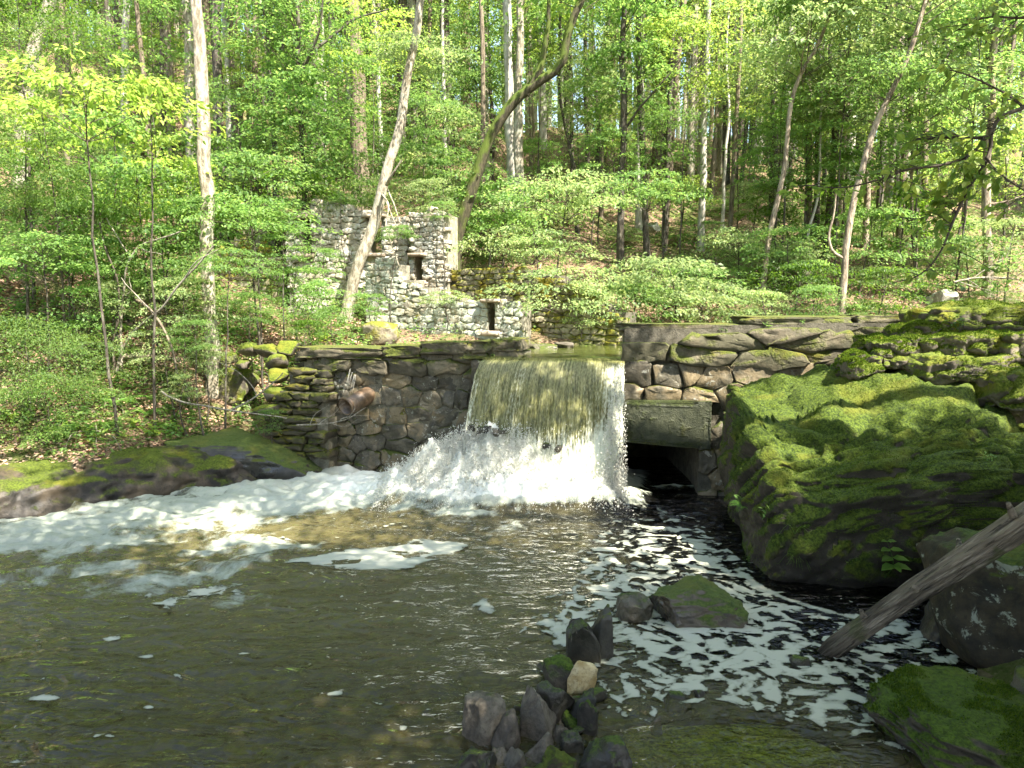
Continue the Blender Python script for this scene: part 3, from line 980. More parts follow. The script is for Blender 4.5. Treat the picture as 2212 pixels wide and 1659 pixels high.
def wall(parent, A, B, Hh, w, h, mat, seed, topf=None, openings=(), depth=0.12, gap=0.012, proud=0.06, batter=0.0, vlo=0.0,
         core=0.5, core_mat=None, name='stone', rough=0.012, dome=1.0, keep=None, flip=False, matf=None, botf=None, jit=0.32, coretop=0.06):
    """stones laid in a plane from plan point A to B; openings are (u0, u1, v0, v1)"""
    A, B = np.array(A, float), np.array(B, float)
    L = np.linalg.norm(B - A)
    du = (B - A) / L
    nn = np.array([du[1], -du[0]])            # faces the viewer when A is left of B
    rs = np.random.RandomState(seed)
    topf = topf or (lambda u: Hh)
    cnt = 0
    for c0, poly in cells(L, Hh, w, h, rs, jit, vlo):
        u, v = c0
        if u < w * 0.1 or u > L - w * 0.1 or v > topf(u) - h * 0.25 or v < (botf(u) if botf else vlo): continue
        if any(a < u < b and c_ < v < d_ for a, b, c_, d_ in openings): continue
        if keep and not keep(u, v): continue
        pl = [tuple(p) for p in poly]
        pl = clip_half(clip_half(pl, 1, 0, L), -1, 0, 0)
        pl = clip_half(pl, 0, 1, topf(u) + h * 0.2)
        for a, b, c_, d_ in openings:
            # trim against the opening's nearest side
            if a - w < u <= a and c_ < v < d_: pl = clip_half(pl, 1, 0, a)
            elif b <= u < b + w and c_ < v < d_: pl = clip_half(pl, -1, 0, -b)
            elif a - w * .3 < u < b + w * .3 and v >= d_ and v < d_ + h * 1.2: pl = clip_half(pl, 0, -1, -d_)
            elif a - w * .3 < u < b + w * .3 and v <= c_ and v > c_ - h * 1.2: pl = clip_half(pl, 0, 1, c_)
        if len(pl) < 3: continue
        pl = np.array(pl)
        c, V, Q, T = stone_mesh(pl, depth, gap, proud * rs.uniform(0.6, 1.3), rs, rough, dome)
        off = batter * c[1]
        W = np.empty_like(V)
        W[:, 0] = du[0] * V[:, 0] + nn[0] * (V[:, 2] - batter * V[:, 1])
        W[:, 1] = du[1] * V[:, 0] + nn[1] * (V[:, 2] - batter * V[:, 1])
        W[:, 2] = V[:, 1]
        p = A + du * c[0] - nn * off
        m_ = MB()
        m_.add(W, Q)
        m_.f.append((T, 0))
        m_.build(name, matf(c[0], c[1]) if matf else mat, parent, loc=(p[0], p[1], c[1]))
        cnt += 1
    if core:
        us = sorted({0.04, L - 0.04} | {min(max(x, 0.04), L - 0.04) for a in openings for x in a[:2]} | set(np.arange(0.1, L - 0.1, max(w * 1.5, 0.3)).tolist()))
        cm = MB()
        for a, b in zip(us[:-1], us[1:]):
            if b - a < 1e-4: continue
            um = (a + b) / 2
            spans = [(vlo - 0.8, topf(um) - h * coretop * 5)]
            for oa, ob, oc, od in openings:
                if oa <= um <= ob:
                    ns = []
                    for s0, s1_ in spans:
                        if oc > s0: ns.append((s0, min(oc, s1_)))
                        if od < s1_: ns.append((max(od, s0), s1_))
                    spans = ns
            for s0, s1_ in spans:
                if s1_ - s0 < 0.02: continue
                V = []
                for v_ in (s0, s1_):
                    for uu, dd_ in ((a, -0.015), (b, -0.015), (b, -core), (a, -core)):
                        q = A + du * uu + nn * (dd_ - batter * v_)
                        V.append((q[0], q[1], v_))
                cm.add(V, [[3, 2, 1, 0], [4, 5, 6, 7], [0, 1, 5, 4], [1, 2, 6, 5], [2, 3, 7, 6], [3, 0, 4, 7]])
        cm.build('rubble_core', core_mat or M['core'], parent, smooth=False)
    return cnt


def rock(name, label, cat, c, rad, mat, seed, k=4, parent=None, group=None, **kw):
    V, Fc = rock_shape(rad, seed, k, **kw)
    m_ = MB()
    m_.add(V, Fc)
    o = m_.build(name, mat, parent, loc=tuple(c))
    if parent is None: tag(o, label, cat, group)
    return o


# the dam: left wall, spillway, right wall with its culvert
LA, LB = (-3.55, 11.75), (0.12, 10.72)
dl = thing('dam_wall', 'left dam wall of dark wet stones beside the falls with brown mossy coping', 'dam wall', (0, 0, 0))
Ll = math.dist(LA, LB)
topL = lambda u: 1.66 + 0.20 * u / Ll
wall(dl, LA, LB, 2.0, 0.36, 0.25, M['dam'], 5, topf=topL, depth=0.15, gap=0.005, proud=0.05, batter=0.06, vlo=-0.1, core=0.9, rough=0.022, dome=0.4, jit=0.42)
# coping: long thick blocks along the top
def coping(parent, A, B, z0f, z1f, ws, thick, mat, seed, setback=0.0, rows=1, k=3, zj=0.02):
    rs = np.random.RandomState(seed)
    A, B = np.array(A, float), np.array(B, float)
    L = np.linalg.norm(B - A)
    du = (B - A) / L
    nn = np.array([du[1], -du[0]])
    u, i = 0.0, 0
    while u < L - 0.05:
        ww = min(ws[i % len(ws)] * rs.uniform(0.85, 1.15), L - u)
        um = u + ww / 2
        z0, z1 = z0f(um), z1f(um)
        c = A + du * um - nn * (thick / 2 + setback)
        V, Fc = ico(k + 1)
        p = np.sign(V) * np.abs(V) ** 0.38
        p /= np.max(np.abs(p), axis=1)[:, None] ** 0.75
        o_ = rs.uniform(0, 40, 3)
        p = p * (1 + 0.17 * fbm(p[:, 0] * 1.6 + o_[0], p[:, 1] * 1.6 + o_[1], p[:, 2] * 1.6 + o_[2], 3))[:, None]
        p = p * [ww / 2 * 1.0, thick / 2, (z1 - z0) / 2 * 1.03]
        W = np.empty_like(p)
        W[:, 0] = du[0] * p[:, 0] - nn[0] * p[:, 1]
        W[:, 1] = du[1] * p[:, 0] - nn[1] * p[:, 1]
        W[:, 2] = p[:, 2] + rs.uniform(-zj, zj)
        m_ = MB()
        m_.add(W, Fc)
        m_.build('coping_stone', mat, parent, loc=(c[0], c[1], (z0 + z1) / 2))
        u += ww
        i += 1


wall(dl, LA, LB, 2.3, 0.62, 0.22, M['dam_top'], 6, topf=lambda u: 1.86 + 0.26 * u / Ll, depth=0.2, gap=0.008, proud=0.10, batter=0.03, vlo=1.58, core=0.8, rough=0.035, dome=0.6, jit=0.7)
coping(dl, LA, LB, lambda u: 1.80 + 0.26 * u / Ll, lambda u: 1.98 + 0.26 * u / Ll, [1.5, 0.6, 0.9, 0.4], 0.8, M['dam_top'], 3, setback=-0.05, zj=0.03)
spill = thing('spillway', 'stone apron under the falling water in the gap of the dam', 'spillway')
wall(spill, (-0.62, 10.50), (1.60, 10.32), 1.9, 0.36, 0.28, M['dam'], 9, depth=0.12, gap=0.014, proud=0.05, vlo=-0.1, core=0.9, topf=lambda u: 1.90)

RA, RB = (1.58, 10.15), (8.2, 9.35)
dr = thing('dam_wall', 'right dam wall of large grey stones above the culvert, running behind the mossy boulder', 'dam wall')
Lr = math.dist(RA, RB)
def matR(u, v):
    return M['dam_top'] if v > 1.9 or u > 3.4 and v > 1.5 else M['dam']
OPN = [(0.02, 1.13, -0.4, 0.78)]
LIN = [(-0.02, 1.26, 0.78, 1.37)]
wall(dr, RA, RB, 2.0, 0.42, 0.29, M['dam'], 21, depth=0.15, gap=0.008, proud=0.07, vlo=-0.15, core=0.8, rough=0.022, dome=0.4, jit=0.42,
     openings=[(-0.02, 1.13, -0.4, 0.78), (-0.02, 1.26, 0.78, 1.36)], topf=lambda u: 1.94, coretop=0.0)
wall(dr, RA, RB, 2.5, 0.78, 0.245, M['dam_top'], 23, depth=0.2, gap=0.010, proud=0.09, vlo=1.90, core=0.8, rough=0.028, dome=0.5, jit=0.55, topf=lambda u: 2.40 + 0.10 * ss(u, 0, 3), coretop=0.0)
coping(dr, RA, RB, lambda u: 2.34 + 0.12 * ss(u, 0, 3), lambda u: 2.46 + 0.14 * ss(u, 0, 3), [1.5, 1.8, 1.1], 0.75, M['dam_top'], 8, setback=0.03)
# lintel: one huge slab over the culvert
V, Fc = ico(6)
p = np.sign(V) * np.abs(V) ** 0.12
p /= np.max(np.abs(p), axis=1)[:, None]
p = p * (1 + 0.025 * fbm(p[:, 0] * 2, p[:, 1] * 2, p[:, 2] * 2, 4))[:, None]
p = p * [0.665, 0.37, 0.325]
p[:, 1] += 0.018 * fbm(p[:, 0] * 5, 1, p[:, 2] * 5, 4)
p[:, 2] += 0.02 * fbm(p[:, 0] * 5, 4, p[:, 1] * 5, 3)
p[:, 2] -= 0.06 * np.maximum(0, p[:, 0]) * (p[:, 2] < 0)
p[:, 2] += 0.10 * np.maximum(0, -p[:, 0] - 0.1) * (p[:, 2] < 0)
ang = math.atan2(RB[1] - RA[1], RB[0] - RA[0])
R = np.array(Matrix.Rotation(ang, 3, 'Z'))
mb = MB()
mb.add(p @ R.T, Fc)
o = mb.build('lintel_slab', M['slab'], dr, loc=(RA[0] + 0.63, RA[1] + 0.18, 1.065))
o['label'] = 'huge dark slab over the culvert mouth'
# tunnel behind the culvert mouth
mb = MB()
def box(mb, x0, x1, y0, y1, z0, z1, mat=0):
    V = [(x, y, z) for z in (z0, z1) for x, y in ((x0, y0), (x1, y0), (x1, y1), (x0, y1))]
    mb.add(V, [[3, 2, 1, 0], [4, 5, 6, 7], [0, 1, 5, 4], [1, 2, 6, 5], [2, 3, 7, 6], [3, 0, 4, 7]], mat)
box(mb, 1.30, 1.56, 10.92, 13.5, -0.6, 1.0)
box(mb, 2.80, 3.0, 10.8, 13.5, -0.6, 1.0)
box(mb, 1.30, 3.0, 10.9, 13.5, 0.80, 1.02)
box(mb, 1.30, 3.0, 13.5, 13.7, -0.6, 1.02)
mb.build('tunnel', M['core'], dr, smooth=False)

# stepped mossy abutment at the left end
ab = thing('stone_abutment', 'stepped mossy stone abutment at the left end of the dam', 'abutment')
for i, (z0, z1, yo) in enumerate(((0.25, 0.95, 0.0), (0.95, 1.35, 0.16), (1.35, 1.72, 0.32), (1.72, 1.98, 0.5))):
    a, b = (-4.05 + 0.12 * i, 11.55 + yo), (-2.95 + 0.0 * i, 11.25 + yo)
    wall(ab, a, b, z1, 0.40, 0.115, M['abut'], 40 + i, topf=lambda u, z1=z1: z1, depth=0.25, gap=0.008, proud=0.13, vlo=z0, core=0.9, rough=0.02, dome=0.9, jit=0.4)
# rusty pipe under the coping
pc = PY(765, 868, 11.15)
a = PY(742, 885, 11.0)
b = PY(850, 800, 12.1)
pp = thing('rusty_pipe', 'rusty brown pipe stub jutting from the left dam wall under a trickle', 'pipe', tuple(pc))
V0 = []
mb = MB()
dirv = np.array([-0.30, -0.85, -0.42])
P0 = np.array([0.28, 0.55, 0.12])
P1 = np.array([-0.12, -0.10, -0.07])
add_tube(mb, [P0, P0 * .5 + P1 * .5, P1], [0.145, 0.145, 0.145], 28)
V, Fq = tube([P0, P0 * .5 + P1 * .5, P1], [0.125, 0.125, 0.125], 28)
mb.add(V, Fq[:, ::-1])
i = np.arange(28)
mb.f.append((np.stack([56 + i, 56 + (i + 1) % 28, 84 + 56 + (i + 1) % 28, 84 + 56 + i], 1), 0))
mb.build('pipe_barrel', M['pipe'], pp)
mb = MB()
add_tube(mb, [P1 + dirv * -0.05, P1 + dirv * -0.01], [0.158, 0.158], 28)
mb.build('pipe_rim', M['pipe'], pp)

# ------------------------------------------------------------------ falling water
ns, nt = 300, 150
s = np.linspace(0, 1, ns)
t = np.linspace(0, 1, nt)
S, T = np.meshgrid(s, t)
lipx = -0.43 + 2.06 * S
lipy = 10.32 - 0.19 * S
# the first part of the sheet is the smooth glide over the lip, then free fall
g0 = 0.10
fall = np.maximum(0, T - g0) / (1 - g0)
tt = 0.62 * fall ** 0.62
zz = 1.965 - 4.905 * tt ** 2 * 1.03 - 0.03 * ss(T, 0.02, 0.16)
out = 0.95 * tt + np.where(T < g0, (T - g0) * 2.6, 0)
Xf = lipx - tt * (0.16 + 0.36 * (1 - S)) - 0.02 * out
Yf = lipy - out
rid = 0.034 * fbm(S * 15, T * 1.1, 1, 3) + 0.022 * fbm(S * 46, T * 4.5, 4, 3) + 0.016 * pn(S * 80, T * 22, 8)
rid = rid * ss(T, 0.06, 0.5)
edge = ss(S, 0.82, 1.0) + ss(S, 0.08, 0.0)
rid = rid + 0.03 * edge * fbm(S * 40, T * 16, 6, 3) * ss(T, 0.05, 0.3)
Yf = Yf - rid
Zf = zz + 0.3 * rid
Xf = Xf + 0.02 * edge * fbm(S * 5, T * 9, 16, 3)
mb = MB()
mb.add(np.stack([Xf, Yf, Zf], -1).reshape(-1, 3), grid_faces(ns, nt)[:, ::-1])
fw = mb.build('falling_water', M['fall'])
fo = 0.42 * ss(S, 0.72, 0.98) * ss(T, 0.03, 0.2) + 0.35 * ss(S, 0.10, 0.0) * ss(T, 0.1, 0.3) + 0.60 * ss(T + 0.10 * fbm(S * 9, 1, 1, 3), 0.50, 0.85) + 0.10 * ss(T, 0.35, 0.7) - 0.30 * (1 - ss(T, 0.03, 0.2))
fo = fo + 0.16 * fbm(S * 8, T * 1.2, 3, 3) + 0.16 * np.exp(-((S - 0.36 + 0.12 * T) / 0.07) ** 2) * ss(T, .05, .2)
tear = -0.5 + 0.50 * ss(T, 0.45, 0.95) + 0.42 * ss(S, 0.90, 1.0) * ss(T, 0.1, 0.4) + 0.40 * ss(S, 0.07, 0.0) * ss(T, .1, .5)
for nm, ar in (('tear', tear), ('foam', np.clip(fo, -0.5, 1)), ('acr', S * 2.2), ('dwn', T * 2.2)):
    at = fw.data.attributes.new(nm, 'FLOAT', 'POINT')
    at.data.foreach_set('value', ar.ravel().astype(np.float32))
tag(fw, 'broad olive and yellow sheet of water pouring over the dam lip', 'waterfall')

# spray: drops thrown up round the foot of the falls
rs = np.random.RandomState(3)
N_ = 70000
NA, NB = int(N_ * .66), int(N_ * .24)
xx = np.concatenate([rs.uniform(-1.9, 1.6, NA), rs.normal(-0.75, 0.55, NB), rs.normal(1.40, 0.12, N_ - NA - NB)])
kind = np.concatenate([np.zeros(NA), np.ones(NB), np.full(N_ - NA - NB, 2)])
yy = np.where(kind == 2, rs.normal(9.85, 0.18, N_), np.where(kind == 1, rs.normal(9.85, 0.22, N_), rs.normal(9.72, 0.22, N_)))
base = mound(xx, yy)
hs = np.interp(xx, [-2.4, -1.6, -0.9, -0.4, 0.4, 1.1, 1.6], [0.02, 0.07, 0.17, 0.20, 0.10, 0.13, 0.25])
ht = rs.exponential(1, N_) * hs * np.exp(-((yy - 9.85) / 0.5) ** 2)
ht = np.where(kind == 2, rs.uniform(0, 1.75, N_) ** 1.1, ht)
keep = (ht < 1.0) | (kind == 2)
keep &= ~((kind == 2) & (np.abs(xx - 1.54 + 0.10 * (1.75 - ht)) > 0.05 + 0.20 * (1.75 - ht) / 1.75))
yy = np.where(kind == 2, 10.05 - 0.5 * np.sqrt(np.clip((1.95 - ht) / 1.95, 0, 1)) + rs.normal(0, 0.05, N_), yy)
keep &= (kind == 2) | (ht + base < np.interp(xx, [-2.3, -0.65], [0.15, 1.05]) + rs.normal(0, .05, N_))
xx, yy, ht, base = xx[keep], yy[keep], ht[keep], base[keep]
r = np.exp(rs.normal(math.log(0.0036), 0.5, len(xx)))
# a few clustered sprays thrown further out
OV = np.array([[1, 1, 1], [-1, -1, 1], [-1, 1, -1], [1, -1, -1]], float) * [0.8, 0.8, 1.1]
OF = np.array([[0, 2, 1], [0, 1, 3], [0, 3, 2], [1, 2, 3]])
C = np.stack([xx, yy, base + ht + 0.01], 1)
V = C[:, None, :] + OV[None] * r[:, None, None]
Fx = OF[None] + (np.arange(len(C)) * 4)[:, None, None]
mb = MB()
mb.add(V.reshape(-1, 3), Fx.reshape(-1, 3))
o = mb.build('spray', M['drop'])
tag(o, 'white spray thrown up at the foot of the falls', kind='stuff')
# trickle beside the pipe
mb = MB()
rs = np.random.RandomState(11)
for i in range(7):
    a = PY(762 + rs.uniform(-7, 7), 800 + rs.uniform(-4, 12), 11.40)
    L = rs.uniform(0.2, 0.38)
    p_ = [a, a + [-0.02, -0.05, -L * .4], a + [rs.uniform(-.06, .0), -0.10, -L]]
    add_tube(mb, smooth_path(p_, 14, 0.012, i), np.linspace(0.0025, 0.001, 14), 4)
o = mb.build('trickle', M['drop'])
tag(o, 'thin white trickle running down onto the rusty pipe', 'trickle')

# ------------------------------------------------------------------ ruined mill walls
def xc(px, Yv): return PY(px, 660, Yv)[0]
def zc(py, Yv): return PY(1106, py, Yv)[2]


def gbot(A, B, off=-0.15):
    A, B = np.array(A), np.array(B)
    L = np.linalg.norm(B - A)
    return lambda u: th(*(A + (B - A) * u / L)) + off


def ruin(label, Aq, Bq, tops, opens, w, h, mat, seed, thick=0.5, vlo=1.8, group=None, **kw):
    """Aq, Bq = (px, Y) of the two ends; tops = [(px, py)]; opens = (px0, px1, py0, py1)"""
    A, B = (xc(*Aq), Aq[1]), (xc(*Bq), Bq[1])
    L = math.dist(A, B)
    Ym = (Aq[1] + Bq[1]) / 2
    uf = lambda px: (px - Aq[0]) / (Bq[0] - Aq[0]) * L
    Yf = lambda px: Aq[1] + (Bq[1] - Aq[1]) * (px - Aq[0]) / (Bq[0] - Aq[0])
    tu = [uf(p[0]) for p in tops]
    tz = [zc(p[1], Yf(p[0])) for p in tops]
    topf = lambda u: float(np.interp(u, tu, tz)) + 0.05 * math.sin(u * 9 + seed)
    ops = [(uf(a), uf(b), zc(d, Ym), zc(c, Ym)) for a, b, c, d in opens]
    r = thing('ruined_wall', label, 'stone ruin', (0, 0, 0), group)
    n = wall(r, A, B, max(tz), w, h, mat, seed, topf=topf, openings=ops, vlo=vlo, core=thick, core_mat=M['mortar'] if mat != M['ruin_moss'] else None, botf=gbot(A, B), coretop=0.1, **kw)
    for a, b, c, d in ops:
        A_, du = np.array(A), (np.array(B) - np.array(A)) / L
        nn = np.array([du[1], -du[0]])
        for zz, ex, hh in ((c - 0.02, 0.10, 0.09), (d + 0.02, 0.12, 0.07)):
            m_ = MB()
            V, Fc = ico(3)
            p = np.sign(V) * np.abs(V) ** 0.2
            p = p * [(b - a) / 2 + ex, thick / 2 + .06, hh / 2]
            W = np.empty_like(p)
            W[:, 0] = du[0] * p[:, 0] - nn[0] * p[:, 1]
            W[:, 1] = du[1] * p[:, 0] - nn[1] * p[:, 1]
            W[:, 2] = p[:, 2]
            m_.add(W, Fc)
            cc = A_ + du * (a + b) / 2 - nn * (thick / 2 - 0.10)
            m_.build('window_sill' if zz < (c + d) / 2 else 'lintel', M['sill'], r, loc=(cc[0], cc[1], zz))
    return r


ruin('tall pale ruined mill wall with two window openings behind the leaning trunk', (622, 16.2), (884, 15.8),
     [(622, 488), (640, 462), (655, 456), (672, 448), (690, 430), (712, 427), (735, 442), (760, 440), (785, 455), (830, 452), (860, 470), (884, 474)],
     [(658, 678, 470, 550), (800, 828, 470, 550)], 0.24, 0.115, M['ruin'], 51, proud=0.04, depth=0.16, gap=0.003, rough=0.014, dome=0.6, thick=0.5, vlo=1.9)
ruin('narrow ruined pier with a slot opening, right end of the mill wall', (886, 15.5), (972, 15.2),
     [(886, 466), (900, 450), (914, 456), (930, 442), (944, 462), (958, 458), (972, 495)], [(897, 914, 552, 608)], 0.20, 0.10, M['ruin'], 52, proud=0.035, depth=0.14, gap=0.004, thick=0.55, vlo=1.9)
ruin('low lichen covered mill wall just above the left dam coping', (790, 14.5), (1136, 13.45),
     [(790, 560), (830, 556), (880, 590), (920, 622), (950, 640), (1000, 642), (1060, 645), (1110, 650), (1136, 660)], [(1058, 1073, 652, 716)], 0.22, 0.125, M['ruin_low'], 53, proud=0.03, depth=0.12, gap=0.003, thick=0.5, vlo=1.7)
ruin('mossy retaining wall at the back of the pond', (972, 15.4), (1356, 13.35),
     [(972, 582), (1030, 575), (1100, 575), (1180, 585), (1250, 610), (1310, 650), (1356, 690)], [], 0.24, 0.11, M['ruin_moss'], 54, proud=0.05, depth=0.12, gap=0.005, thick=0.6, vlo=1.6)
ruin('shaded left wing of the mill ruin with yellow moss', (452, 17.0), (620, 16.5),
     [(452, 540), (500, 525), (540, 495), (575, 478), (620, 480)], [(598, 612, 500, 560)], 0.25, 0.14, M['ruin_moss'], 55, proud=0.05, depth=0.12, gap=0.005, thick=0.5, vlo=2.2)
ruin('low pale stone wall among trees at the far left', (-220, 15.2), (136, 15.6),
     [(-220, 545), (40, 538), (136, 556)], [], 0.26, 0.14, M['ruin'], 56, proud=0.05, depth=0.12, gap=0.005, thick=0.5, vlo=2.4)

# ------------------------------------------------------------------ rocks
def rock_at(name, label, x0, y0, x1, y1, Yv, ry, mat, seed, cat='rock', zlow=None, group=None, **kw):
    """a rock whose front stands about at distance Yv and spans this box of the photograph"""
    a, b = xc(x0, Yv), xc(x1, Yv)
    z0 = zc(y1, Yv - ry * .5) if zlow is None else zlow
    z1 = zc(y0, Yv + ry * 0.3)
    return rock(name, label, cat, ((a + b) / 2, Yv + ry * .3, (z0 + z1) / 2), ((b - a) / 2 * 1.04, ry, max(0.03, (z1 - z0) / 2 * 1.08)), mat, seed, group=group, **kw)


# rocky ledge along the left shore
P = smooth_path(np.column_stack([SHORE, np.zeros(len(SHORE))]), 260)
T_ = np.gradient(P[:, :2], axis=0)
T_ /= np.linalg.norm(T_, axis=1)[:, None]
Nn = np.column_stack([-T_[:, 1], T_[:, 0]])
prof = np.array([(-0.22, -0.6), (-0.16, -0.3), (-0.10, -0.1), (-0.06, 0.0), (-0.03, 0.07), (0.0, 0.14), (0.03, 0.22), (0.07, 0.30), (0.15, 0.36), (0.26, 0.41), (0.4, 0.45), (0.55, 0.48), (0.7, 0.51), (0.85, 0.53), (1.0, 0.54), (1.15, 0.5), (1.3, 0.3)])
pu = smooth_path(np.column_stack([prof, np.zeros(len(prof))]), 64)[:, :2]
ll = np.r_[0, np.cumsum(np.linalg.norm(np.diff(P[:, :2], axis=0), axis=1))]
U, Kk = np.meshgrid(np.arange(64), np.arange(260))
off, zz = pu[U, 0], pu[U, 1]
hk = 1.0 - 0.30 * ss(ll[Kk], ll[-1] - 3.0, ll[-1]) + 0.25 * fbm(ll[Kk] * 0.5, 3.1, 2, 2)
zz = np.where(zz > 0, zz * hk, zz)
Xg = P[Kk, 0] + Nn[Kk, 0] * off
Yg = P[Kk, 1] + Nn[Kk, 1] * off
dn = 0.16 * fbm(Xg * 0.9, Yg * 0.9, zz * 1.6, 3) + 0.08 * np.abs(fbm(Xg * 2.6, Yg * 2.6, zz * 4, 4)) + 0.02 * fbm(Xg * 9, Yg * 9, zz * 9, 3)
dn = dn * ss(zz, -0.2, 0.1)
# bedding cracks
dn = dn - 0.07 * ss(np.abs(pn(Xg * 0.8, Yg * 0.8, zz * 3.5)), 0.06, 0.0)
Xg = Xg - Nn[Kk, 0] * dn * 0.7
Yg = Yg - Nn[Kk, 1] * dn * 0.7
zz = zz + dn * 0.5 * ss(off, 0.0, 0.3) - 0.1 * ss(off, 1.0, 1.3)
mb = MB()
mb.add(np.stack([Xg, Yg, zz], -1).reshape(-1, 3), grid_faces(64, 260))
o = mb.build('rock_ledge', M['bankrock'])
tag(o, 'long dark wet bedrock ledge along the left water edge', 'rock ledge')

rock_at('mossy_rock_shelf', 'long flat rock shelf with bright green moss at the left end of the pool', 335, 940, 700, 1046, 11.3, 0.75, M['wetrock'], 101, k=6, boxy=0.6, amp=0.10, fine=0.04, zlow=-0.3)
rock_at('brown_rock', 'low brown domed rock on the left ledge', 170, 998, 400, 1058, 10.6, 0.55, M['bankrock'], 102, k=5, amp=0.1, zlow=0.0)
rock_at('brown_rock', 'brown rock between the domed rock and the mossy shelf', 318, 985, 470, 1050, 10.75, 0.5, M['bankrock'], 103, k=5, zlow=-0.2)
rock_at('lichen_rock', 'grey rock with pale lichen patches at the far left bank', 70, 956, 198, 1004, 10.6, 0.35, M['lichrock'], 104, k=4)
rock_at('pale_rock', 'pale upright angular rock below the green shrub at left', 124, 878, 184, 955, 11.2, 0.22, M['palerock'], 105, k=4, boxy=0.5)
rock_at('lichen_rock', 'small pale lichen rock right of the grey lichen rock', 150, 975, 200, 1008, 10.3, 0.2, M['palerock'], 106, k=4)
rock_at('brown_rock', 'dark low rock at the left picture edge above the ledge', -60, 985, 110, 1060, 10.0, 0.5, M['bankrock'], 107, k=5)
rock_at('mossy_boulder', 'yellow green mossy boulder in the hollow left of the dam', 452, 795, 540, 850, 12.6, 0.4, M['ledge'], 108, k=5, zlow=0.9)
for i, (lb, b) in enumerate([('mossy capstone at the left end above the abutment', (545, 740, 600, 775, 12.2)), ('mossy stone touching the abutment top', (588, 735, 640, 770, 12.2)), ('mossy stone just under the two top ones', (560, 765, 612, 800, 12.0)),
                      ('mossy stone farthest up left of the hollow', (505, 740, 550, 770, 12.4)), ('yellow mossed stone at the right lip of the hollow', (575, 795, 620, 830, 11.9)), ('small stone on the left lip of the hollow', (500, 775, 530, 798, 12.3)),
                      ('mossy stone half way down beside the abutment', (560, 835, 620, 870, 11.8)), ('lowest mossy stone at the abutment foot', (540, 870, 600, 900, 11.6)), ('small stone behind the yellow green boulder', (470, 760, 505, 790, 12.6))]):
    rock_at('hollow_stone', lb, *b, 0.22, M['ledge'], 120 + i, cat='stone', k=3)
rock_at('slanted_mossy_rock', 'slanting yellow moss rock at the foot of the mill ruin', 782, 692, 858, 745, 13.2, 0.4, M['ruin_moss'], 109, k=4)
rock_at('pale_hill_rock', 'pale boulder on the slope beyond the right dam wall', 2010, 625, 2075, 680, 15.5, 0.4, M['palerock'], 110, k=4)
rock_at('hill_outcrop', 'grey rock outcrop half way along the slope beyond the boulder', 1680, 585, 1745, 640, 17.2, 0.7, M['greyrock'], 111, k=5)
rock_at('hill_rock', 'pale rock under the layered maple above the pond', 1395, 480, 1425, 500, 19, 0.25, M['palerock'], 112, k=3)
rock_at('pond_stone', 'flat dark stone at the far edge of the pond', 1140, 742, 1205, 760, 12.7, 0.25, M['dam'], 113, k=4)
rock_at('pond_stone', 'small grey stone beside the flat stone at the pond edge', 1200, 738, 1240, 756, 12.9, 0.2, M['greyrock'], 114, k=4)
for i, (a, b) in enumerate(((1016, 924), (1036, 930), (1052, 927), (1068, 934), (1084, 930), (1182, 962), (1208, 968))):
    rock_at('splash_stone', 'dark stone poking through the lower edge of the falls', a - 9, b - 8, a + 9, b + 10, 9.75, 0.07, M['darkrock'], 140 + i, cat='stone', group='dark stones in the falls', k=3)

# the great mossy boulder
V, Fc = ico(7)
p = np.sign(V) * np.abs(V) ** 0.62
p /= np.max(np.abs(p), axis=1)[:, None] ** 0.55
p = p * [2.0, 1.5, 1.30]
R = np.array(Matrix.Rotation(math.radians(-8), 3, 'Z'))
p = p @ R.T
up = ss(p[:, 2], -0.2, 1.0)
p[:, 2] += up * (0.34 * p[:, 1] - 0.06) - 0.45 * ss(p[:, 0], 0.3, 2.0) * up
p[:, 2] -= 0.48 * ss(-p[:, 0], -0.1, 2.0) * up
p[:, 0] += 0.10 * ss(p[:, 2], 0.4, -1.0) * np.sign(-p[:, 0])
p[:, 1] += 0.25 * ss(p[:, 2], -0.2, -1.1) * (p[:, 1] < 0)
nrm = p / np.linalg.norm(p / [2.0, 1.5, 1.3], axis=1)[:, None] / [4.0, 2.25, 1.69]
nrm /= np.linalg.norm(nrm, axis=1)[:, None]
big = 0.17 * fbm(p[:, 0] * 0.7, p[:, 1] * 0.7, p[:, 2] * 0.9 + 4, 3)
q0, q1 = p[:, 0] * 1.7 + 0.4 * p[:, 1] + 0.3 * pn(p[:, 0] * 2, p[:, 1] * 2, 5), p[:, 1] * 2.6 - 0.7 * p[:, 0] + p[:, 2] * 3.0 + 0.3 * pn(p[:, 0] * 2, p[:, 1] * 2, 9)
A1 = np.abs(pn(q0, q1, p[:, 2] * 1.2))
A2 = np.abs(pn(q0 * 2.3 + 3, q1 * 2.1, p[:, 2] * 2 + 7))
lump = 1.1 * np.sqrt(A1 + 0.004) + 0.5 * np.sqrt(A2 + 0.004) - 0.75
crease = np.clip(1.0 - A1 * 7, 0, 1) + 0.6 * np.clip(1.0 - A2 * 7, 0, 1)
hi = ss(p[:, 2], -0.5, 0.5)
p = p + nrm * big[:, None]
want = np.interp(p[:, 0] + 4.50, [2.2, 2.45, 2.7, 3.5, 4.2, 4.7, 5.2, 5.9, 6.6], [1.2, 1.45, 1.60, 1.86, 2.02, 2.03, 1.92, 1.48, 1.1]) - 0.68 - 0.03
bins = np.clip(((p[:, 0] + 2.4) / 0.15).astype(int), 0, 40)
mx = np.array([p[bins == b_, 2].max() if (bins == b_).any() else 1.0 for b_ in range(41)])
mx = np.interp(p[:, 0], (np.arange(41) + .5) * .15 - 2.4, np.convolve(np.pad(mx, 2, mode='edge'), np.ones(5) / 5, 'valid'))
